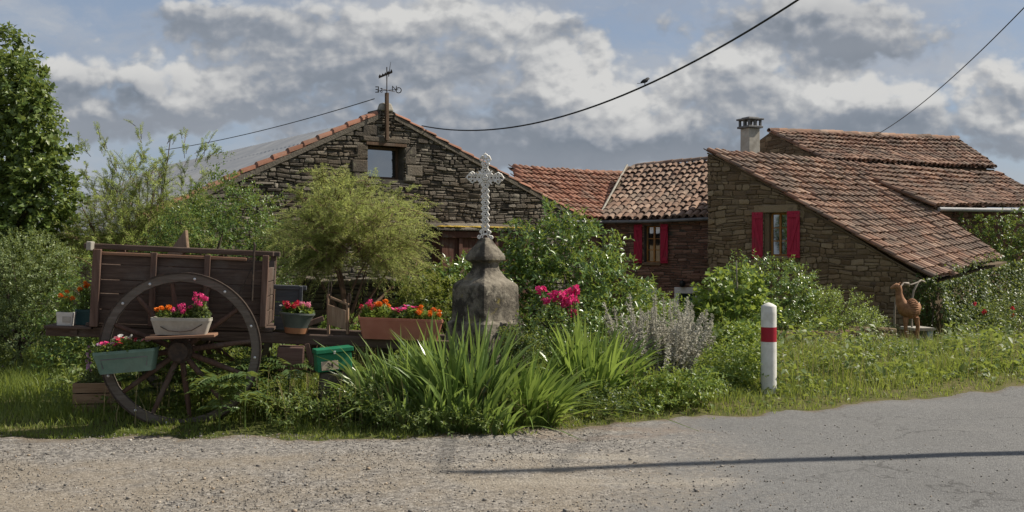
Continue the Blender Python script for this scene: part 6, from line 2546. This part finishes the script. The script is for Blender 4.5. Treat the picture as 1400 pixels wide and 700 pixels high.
# --- iris clumps
def iris(label, px, d, spread, n, H, mat, seed, lean_bias=(0, 0), fan=.70, width=.050):
    rng = np.random.default_rng(seed)
    base = G(px, d)
    root = empty('iris_clump', base, 0, label, 'plant', 'clumps of sword leaved iris')
    nf = max(6, n // 6)
    a = rng.uniform(0, 6.28, nf)
    q = np.sqrt(rng.random(nf))
    fx, fy = spread[0] * q * np.cos(a), spread[1] * q * np.sin(a)
    fo = rng.uniform(0, 3.14, nf)
    idx = rng.integers(0, nf, n)
    rank = rng.uniform(-1, 1, n)
    dirx, diry = np.cos(fo[idx]), np.sin(fo[idx])
    bx = fx[idx] + dirx * rank * .05
    by = fy[idx] + diry * rank * .05
    h = H * (.35 + .75 * rng.random(n) ** .7) * (1 - .25 * np.abs(rank))
    outx, outy = bx / max(spread[0], .01), by / max(spread[1], .01)
    lx = (dirx * rank * fan * .55 + outx * .42 + lean_bias[0] + rng.normal(0, .13, n)) * h
    ly = (diry * rank * fan * .55 + outy * .30 + lean_bias[1] + rng.normal(0, .13, n)) * h
    bent = rng.random(n) < .16
    lx = np.where(bent, lx * 1.9 + rng.normal(0, .25, n) * h, lx)
    ly = np.where(bent, ly * 1.5 - .2 * h * rng.random(n), ly)
    h = np.where(bent, h * .72, h)
    bz = gz(bx + base.x, by + base.y) - base.z - .02
    side = unit(np.stack([dirx + rng.normal(0, .35, n), diry + rng.normal(0, .35, n), 0 * dirx], 1))
    blades('leaf_fan', np.stack([bx, by, bz], 1), np.stack([lx, ly, 0 * lx], 1), h, width * rng.uniform(.7, 1.25, n), M[mat], root, curl=.7, seg=5, side=side)
    m = n // 3
    i2 = rng.integers(0, n, m)
    hh = H * rng.uniform(.25, .5, m)
    blades('dry_leaves', np.stack([bx[i2], by[i2], bz[i2]], 1), np.stack([outx[i2] * .35 + rng.normal(0, .2, m), -np.abs(rng.normal(.15, .15, m)), 0 * hh], 1) * hh[:, None] * 2, hh, np.full(m, .016), M['dry_grass'], root, curl=1.2, seg=4, rng=rng)
    return root


iris('tall blue green iris clump in front of the terracotta trough', 548, 9.75, (.38, .26), 270, .90, 'leaf_iris', 201, (-.14, -.02))
iris('largest iris clump with upright leaves in front of the stone pedestal', 635, 9.65, (.42, .30), 380, 1.04, 'leaf_iris', 202, (.0, -.02))
iris('low yellow green iris clump leaning right over the gravel edge', 730, 9.75, (.26, .22), 210, .74, 'leaf_iris_yellow', 203, (.30, -.08))
iris('iris clump right of the cross below the pink roses', 812, 10.8, (.36, .28), 260, .98, 'leaf_iris_yellow', 204, (.10, -.03))
iris('narrow dark iris clump below the right side of the pedestal', 738, 10.9, (.20, .18), 60, .80, 'leaf_iris', 205, (0, 0))
iris('short leaved iris clump spilling over the bed edge at the lower left', 570, 9.35, (.40, .12), 90, .50, 'leaf_iris', 206, (-.1, -.10))
iris('short leaved iris clump at the front edge of the bed below the largest one', 655, 9.28, (.36, .12), 90, .50, 'leaf_iris', 207, (.08, -.12))

# --- roses
base = G(770, 11.4)
B = [blob(770, 440, 46, 26, 11.4), blob(745, 455, 30, 26, 11.4), blob(790, 470, 40, 30, 11.3)]
r_, p_, a_, rng_ = shrub('rose_bush', 'rose bush with a cluster of bright pink blooms right of the stone cross', 'shrub', base, B, 260, 8, .18, .05, .6, 'leaf_laurel', 211, r0=.015)
spots = [(768, 405), (776, 400), (784, 403), (772, 410), (780, 410), (788, 398), (762, 409), (770, 417), (779, 416), (786, 412), (757, 402), (744, 411), (740, 396), (756, 405), (783, 427), (748, 412), (787, 393), (765, 402)]
bloom_on(r_, base, [tuple(at(x, y, 11.35 + rng_.uniform(-.08, .08))) for x, y in spots], 'rose', 'petal_magenta', 1.25, rng_)
sm = MB()
for x, y in spots[::2]:
    q = at(x, y, 11.35) - base
    sm.tube([(q.x * .6, q.y, q.z * .45), (q.x * .9, q.y, q.z * .8), q], .005, 5, cap=False)
sm.build('stem', M['leaf_plant'], r_)


# --- grey flower spikes (lamb's ears)
def spikes(label, px, d, spread, n, H, seed):
    rng = np.random.default_rng(seed)
    base = G(px, d)
    root = empty('silver_plant', base, 0, label, 'plant', 'silver plants with grey flower spikes')
    m = 900
    a = rng.uniform(0, 6.28, m)
    q = np.sqrt(rng.random(m))
    p = np.stack([spread[0] * q * np.cos(a), spread[1] * q * np.sin(a), rng.uniform(.0, .28, m)], 1)
    d_ = unit(np.stack([np.cos(a), np.sin(a), .5 + 0 * a], 1) + rng.normal(size=(m, 3)) * .6)
    L = rng.uniform(.05, .11, m)
    leaves('foliage', p, d_, unit(np.array([0, 0, 1.0]) + rng.normal(size=(m, 3)) * .5), L, L * .36, M['leaf_silver'], root)
    # one woolly spike, then copies
    k = 150
    t = rng.random(k)
    ang = rng.uniform(0, 6.28, k)
    rad = .011 + .010 * (np.sin(t * 30) > -.2)
    z = .42 + .58 * t
    pp = np.stack([np.cos(ang) * rad * .4, np.sin(ang) * rad * .4, z], 1)
    dd = unit(np.stack([np.cos(ang), np.sin(ang), .35 + 0 * t], 1))
    LL = (.030 - .014 * t) * rng.uniform(.7, 1.2, k)
    v1, l1, s1_ = leaf_arrays(pp, dd, unit(rng.normal(size=(k, 3))), LL, LL * .75)
    mb = MB()
    mb.tube([(0, 0, 0), (.0, 0, .5), (0, 0, 1.0)], [.006, .006, .004], 5, cap=False)
    v2 = np.array(mb.v)
    l2 = np.array([i for f in mb.f for i in f]) + len(v1)
    proto = np_mesh('flower_spike', np.concatenate([v1, v2]), np.concatenate([l1, l2]), np.concatenate([s1_, [4] * len(mb.f)]), M['spike_grey'], root)
    for i in range(n):
        o = proto if i == 0 else proto.copy()
        if i:
            COL.objects.link(o)
        a_ = rng.uniform(0, 6.28)
        q_ = math.sqrt(rng.random())
        x, y = spread[0] * q_ * math.cos(a_), spread[1] * q_ * math.sin(a_)
        o.location = (x, y, float(gz(base.x + x, base.y + y)) - base.z)
        h = H * rng.uniform(.6, 1.1)
        o.scale = (1.4, 1.4, h)
        o.rotation_euler = (rng.normal(0, .22), rng.normal(0.08, .26), rng.uniform(0, 6.28))


spikes('larger silver plant with many grey flower spikes right of the iris', 900, 11.7, (.42, .32), 74, .95, 221)
spikes('smaller silver plant with grey flower spikes just left of the marker post bush', 940, 12.8, (.24, .3), 18, .9, 222)


# --- sumac seedlings with pinnate leaves under the cart
def pinnate(root, rng, c, n, length, leaf, mat, name='foliage', droop=.5):
    P, Dd, Nn, LL = [], [], [], []
    st = MB()
    for i in range(n):
        a = rng.uniform(0, 6.28)
        h = rng.uniform(.5, 1.0)
        ax = unit(np.array([math.cos(a), math.sin(a), .55]))
        b = np.array(c) + np.array([0, 0, rng.uniform(.15, .5)])
        m = 9
        side = unit(np.cross(ax, [0, 0, 1.0]))
        pts = []
        for j in range(m + 1):
            t = j / m
            q = b + ax * length * h * t + np.array([0, 0, -droop * length * h * t * t])
            pts.append(tuple(q))
            if j > 1:
                for e in (-1, 1):
                    P.append(q)
                    Dd.append(side * e + ax * .45 + np.array([0, 0, -.25]))
                    Nn.append(np.array([0, 0, 1.0]) + rng.normal(size=3) * .2)
                    LL.append(leaf * (1.1 - .5 * abs(t - .45)) * rng.uniform(.85, 1.1))
        P.append(np.array(pts[-1]))
        Dd.append(ax + np.array([0, 0, -.4]))
        Nn.append(np.array([0, 0, 1.0]))
        LL.append(leaf)
        st.tube(pts, .004, 4, cap=False)
    LL = np.array(LL)
    leaves(name, np.array(P), unit(np.array(Dd)), unit(np.array(Nn)), LL, LL * .30, M[mat], root)
    st.tube([(c[0], c[1], -.05), (c[0], c[1], c[2] + .5)], .009, 6)
    st.build('stem', M['leaf_plant'], root)


for i, (px, d, n, ln, lab) in enumerate(((190, 9.75, 9, .38, 'sumac seedling with pinnate leaves behind the lower left of the front wheel'), (232, 9.85, 12, .42, 'sumac seedling with pinnate leaves under the hub of the front wheel'),
                                         (275, 9.8, 13, .46, 'bushy sumac seedling with pinnate leaves behind the right spokes of the front wheel'), (318, 9.75, 12, .44, 'sumac seedling with pinnate leaves at the right rim of the front wheel'),
                                         (300, 9.28, 9, .36, 'sumac seedling with pinnate leaves in front of the lower right of the front wheel'), (335, 9.3, 9, .34, 'sumac seedling with pinnate leaves in the grass right of the front wheel'),
                                         (352, 9.95, 12, .40, 'sumac seedling with pinnate leaves below the tool box of the cart'), (395, 9.9, 12, .42, 'sumac seedling with pinnate leaves left of the green letter box'))):
    rng = np.random.default_rng(230 + i)
    b = G(px, d)
    root = empty('sumac_seedling', b, 0, lab, 'plant', 'sumac seedlings under the cart')
    pinnate(root, rng, (0, 0, .0), n, ln, .115, 'leaf_sumac')
    pinnate_c = rng


# --- grass, weeds and tall stems
def patchy(x, y, f, s):
    return .5 + .5 * wob(x + s, y - s, f)


def grass_field():
    rng = np.random.default_rng(301)
    # short turf of the verge
    N = 128000
    y = 8.9 + 9.5 * rng.random(N) ** 1.6
    x = rng.uniform(-.80, .82, N) * y
    e = y - verge_y(x)
    keep = ((e > -.30) & (wob(x, y, 4.5) > .62) & (rng.random(N) < .5)) | (e > -.02 + .10 * np.sin(x * 5.1 + 1.5 * np.sin(x * 2.3)) + .05 * np.sin(x * 13 + 2 * np.sin(x * 7)))
    bare = (np.abs(x + 1.75 + .3 * np.sin(y * 3)) < .75) & (e < .55) & (patchy(x, y, 2.2, 1) > .33)
    keep &= ~(bare & (rng.random(N) < .85))
    x, y, e = x[keep], y[keep], e[keep]
    N = len(x)
    pt = patchy(x, y, 1.6, 3)
    H = (.05 + .14 * pt * smoothstep(0, .7, e) + .10 * smoothstep(.5, 2.5, e)) * rng.uniform(.6, 1.5, N)
    H *= np.where(x > 2, 1.25, 1.0)
    a = rng.uniform(0, 6.28, N)
    ln = H * rng.uniform(.15, .75, N)
    base = np.stack([x, y, gz(x, y) - .005], 1)
    o = blades('grass', base, np.stack([np.cos(a) * ln, np.sin(a) * ln, 0 * a], 1), H, np.full(N, .0085) * rng.uniform(.7, 1.3, N), M['grass'], None, curl=.6, seg=2, rng=rng)
    tag(o, 'sunlit green grass of the roadside verge', 'grass', kind='stuff')
    # taller meadow behind the edge, right of the iris and under the cart
    N = 70000
    y = 9.4 + 17 * rng.random(N) ** 1.5
    x = rng.uniform(-.80, .82, N) * y
    e = y - verge_y(x)
    dens = smoothstep(.35, 1.1, e) * np.where((x > 1.0) | (x < -1.2), 1, .45) * (.25 + .75 * (patchy(x, y, 1.1, 8) > .4))
    keep = (rng.random(N) < dens)
    x, y, e = x[keep], y[keep], e[keep]
    N = len(x)
    H = (.14 + .46 * patchy(x, y, 1.9, 5) * patchy(x, y, .8, 15)) * rng.uniform(.5, 1.35, N) * (.55 + .45 * smoothstep(.4, 2.2, e))
    H = np.where((x < -1) & (y < 11), H * .6, H)
    pxx = CX + F * x / y
    H = np.where((pxx > 1200) & (pxx < 1290) & (y > 12.8), H * .45, H)
    a = rng.uniform(0, 6.28, N)
    ln = H * rng.uniform(.1, .6, N)
    base = np.stack([x, y, gz(x, y) - .01], 1)
    o = blades('meadow_grass', base, np.stack([np.cos(a) * ln, np.sin(a) * ln, 0 * a], 1), H, np.full(N, .008) * rng.uniform(.7, 1.4, N) * np.clip(y / 11, 1, 1.7), M['grass'], None, curl=.8, seg=3, rng=rng)
    tag(o, 'taller rough grass filling the garden behind the verge', 'grass', kind='stuff')
    # straw coloured seed stems
    N = 5200
    y = 9.3 + 10 * rng.random(N) ** 1.3
    x = rng.uniform(-.4, .58, N) * y
    e = y - verge_y(x)
    keep = (e > .25) & (patchy(x, y, 1.3, 11) > .42) & ((x > 1.2) | (x < -.9))
    x, y = x[keep], y[keep]
    N = len(x)
    H = rng.uniform(.3, .62, N)
    a = rng.uniform(0, 6.28, N)
    ln = H * rng.uniform(.05, .35, N)
    base = np.stack([x, y, gz(x, y)], 1)
    o = blades('seed_stems', base, np.stack([np.cos(a) * ln, np.sin(a) * ln, 0 * a], 1), H, np.full(N, .006), M['dry_grass'], None, curl=.8, seg=3, rng=rng)
    tag(o, 'thin straw coloured grass stems standing in the verge', 'grass', kind='stuff')
    # broad leaved weeds
    N = 62000
    y = 9.2 + 15 * rng.random(N) ** 1.4
    x = rng.uniform(-.45, .62, N) * y
    e = y - verge_y(x)
    pt = patchy(x, y, 1.9, 21)
    keep = (e > .08) & (pt > np.where(x > 1.5, .36, .48)) & (rng.random(N) < .35 + .65 * smoothstep(.2, .8, e))
    keep &= ~((x < -2.2) & (y < 9.5))
    x, y, e, pt = x[keep], y[keep], e[keep], pt[keep]
    N = len(x)
    z = gz(x, y) + np.maximum(pt - .32, .02) * 1.0 * smoothstep(.1, 1.3, e) * rng.random(N) * np.where((CX + F * x / y > 1200) & (CX + F * x / y < 1290) & (y > 12.8), .4, 1) + .03
    p = np.stack([x, y, z], 1)
    d = unit(rng.normal(size=(N, 3)) * np.array([1, 1, .5]) + np.array([0, 0, .15]))
    L = rng.uniform(.035, .085, N) * np.clip(y / 11, 1, 1.6) * np.where((x > 1.5) & (e > .5), 1.35, 1.0)
    v, lo, sz = leaf_arrays(p, d, unit(np.array([0, 0, 1.0]) + rng.normal(size=(N, 3)) * .5), L, L * rng.uniform(.3, .7, N))
    o = np_mesh('weeds', v, lo, sz, M['weed'])
    tag(o, 'mixed broad leaved weeds growing through the verge grass', 'weeds', kind='stuff')
    # specks of small wild flowers
    N = 900
    y = 9.6 + 9 * rng.random(N)
    x = rng.uniform(.05, .58, N) * y
    e = y - verge_y(x)
    pt = patchy(x, y, 1.7, 33)
    keep = (e > .6) & (pt > .5)
    x, y = x[keep], y[keep]
    N = len(x)
    k = 4
    p = np.repeat(np.stack([x, y, gz(x, y) + rng.uniform(.2, .5, N)], 1), k, 0)
    a = np.tile(np.arange(k) * 1.571, N)
    d = np.stack([np.cos(a), np.sin(a), .4 + 0 * a], 1)
    L = np.full(N * k, .016)
    v, lo, sz = leaf_arrays(p, d, np.tile([0, 0, 1.0], (N * k, 1)), L, L * .9)
    o = np_mesh('wild_flowers', v, lo, sz, M['petal_white'])
    tag(o, 'tiny white wild flowers dotted through the verge', 'flowers', kind='stuff')


grass_field()

# leafy plants along the front of the bed
for i, (px, d, bl, n, per, ln, lf, wd, mt, lab) in enumerate((
        (425, 9.55, [(410, 555, 56, 20)], 200, 8, .16, .06, .4, 'weed', 'dark leafy weeds below the green letter box'),
        (500, 9.4, [(495, 560, 40, 24), (540, 568, 40, 20)], 200, 8, .15, .055, .45, 'weed', 'low dark leafy plant at the left foot of the tall iris'),
        (600, 9.3, [(600, 576, 56, 15), (660, 576, 46, 14)], 220, 8, .12, .05, .4, 'weed', 'low dark leafy ground plant at the gravel edge under the iris'),
        (780, 10.1, [(770, 562, 56, 16), (830, 553, 46, 20)], 300, 8, .12, .045, .6, 'leaf_wallivy', 'low ivy creeping over the bed edge right of the yellow iris'),
        (700, 10.9, [(705, 470, 26, 20), (715, 490, 26, 20)], 260, 8, .12, .05, .5, 'leaf_wallivy', 'small grey green plant against the right foot of the pedestal'),
        (915, 10.6, [(900, 535, 46, 26), (950, 530, 40, 24)], 320, 8, .15, .06, .5, 'leaf_bright', 'bright leafy weeds in front of the silver plants'),
        (1010, 11.6, [(990, 505, 40, 26), (1020, 500, 26, 30)], 300, 8, .16, .06, .5, 'leaf_bright', 'leafy weeds at the left foot of the marker post'),
        (1175, 14.2, [(1170, 500, 44, 18), (1210, 490, 36, 20)], 330, 8, .18, .07, .45, 'weed', 'leafy weeds in the verge below the low ochre wall'),
        (1255, 15.0, [(1245, 500, 30, 14), (1285, 495, 30, 16)], 300, 8, .16, .07, .6, 'leaf_wallivy', 'pale glossy weeds in front of the rusty animal'),
        (1110, 13.0, [(1105, 520, 34, 20), (1130, 528, 26, 14)], 300, 8, .16, .06, .5, 'leaf_bright', 'leafy weeds at the right foot of the marker post'),
        (1100, 16.0, [(1090, 478, 40, 14), (1130, 480, 34, 14)], 280, 8, .2, .05, .25, 'leaf_silver', 'pale grey green weeds below the left end of the low ochre wall'),
        (1215, 16.2, [(1200, 474, 30, 12), (1180, 476, 26, 12)], 260, 8, .18, .07, .5, 'leaf_small', 'pale leafy weeds in front of the right end of the low ochre wall'),
        (1300, 13.9, [(1300, 512, 40, 12), (1335, 508, 30, 12)], 280, 8, .14, .055, .5, 'weed', 'low weeds at the road edge below the ivy'),
        (1030, 13.4, [(1030, 475, 26, 22), (1000, 470, 30, 22)], 280, 8, .17, .075, .55, 'leaf_bright', 'leafy weeds behind the left of the marker post'),
        (1150, 12.4, [(1140, 530, 26, 12), (1170, 526, 26, 10)], 200, 8, .12, .05, .4, 'leaf_lime', 'low yellow green weeds at the road edge right of the marker post'),
        (880, 10.3, [(870, 562, 34, 14), (905, 560, 26, 12)], 220, 8, .12, .05, .5, 'leaf_bright', 'low leafy weeds on the bed edge in front of the silver plants'),
        (960, 11.0, [(960, 545, 30, 16)], 180, 8, .14, .05, .35, 'weed', 'small weeds on the bed edge left of the marker post'),
        (1330, 16.0, [(1320, 480, 34, 20), (1360, 486, 30, 16)], 330, 8, .22, .06, .3, 'leaf_small', 'tall pale weeds standing in front of the ivy'),
        (1130, 14.8, [(1135, 492, 30, 18), (1100, 498, 26, 16)], 300, 8, .2, .06, .35, 'leaf_bright', 'mound of bright weeds midway between the marker post and the low ochre wall'),
        (1345, 17.5, [(1340, 488, 40, 16), (1385, 485, 36, 18)], 330, 8, .18, .07, .5, 'leaf_bright', 'leafy weeds in the verge below the climbing rose'),
)):
    base = G(px, d)
    B = [blob(a, b, c, e, d) for a, b, c, e in bl]
    shrub('verge_plant', lab, 'plant', base, B, n, per, ln, lf, wd, mt, 400 + i, r0=.008, lump=.3, f=5, lo=.2, up=.6, stem='leaf_plant')

print('TRIS', sum(len(m.polygons) for m in bpy.data.meshes))
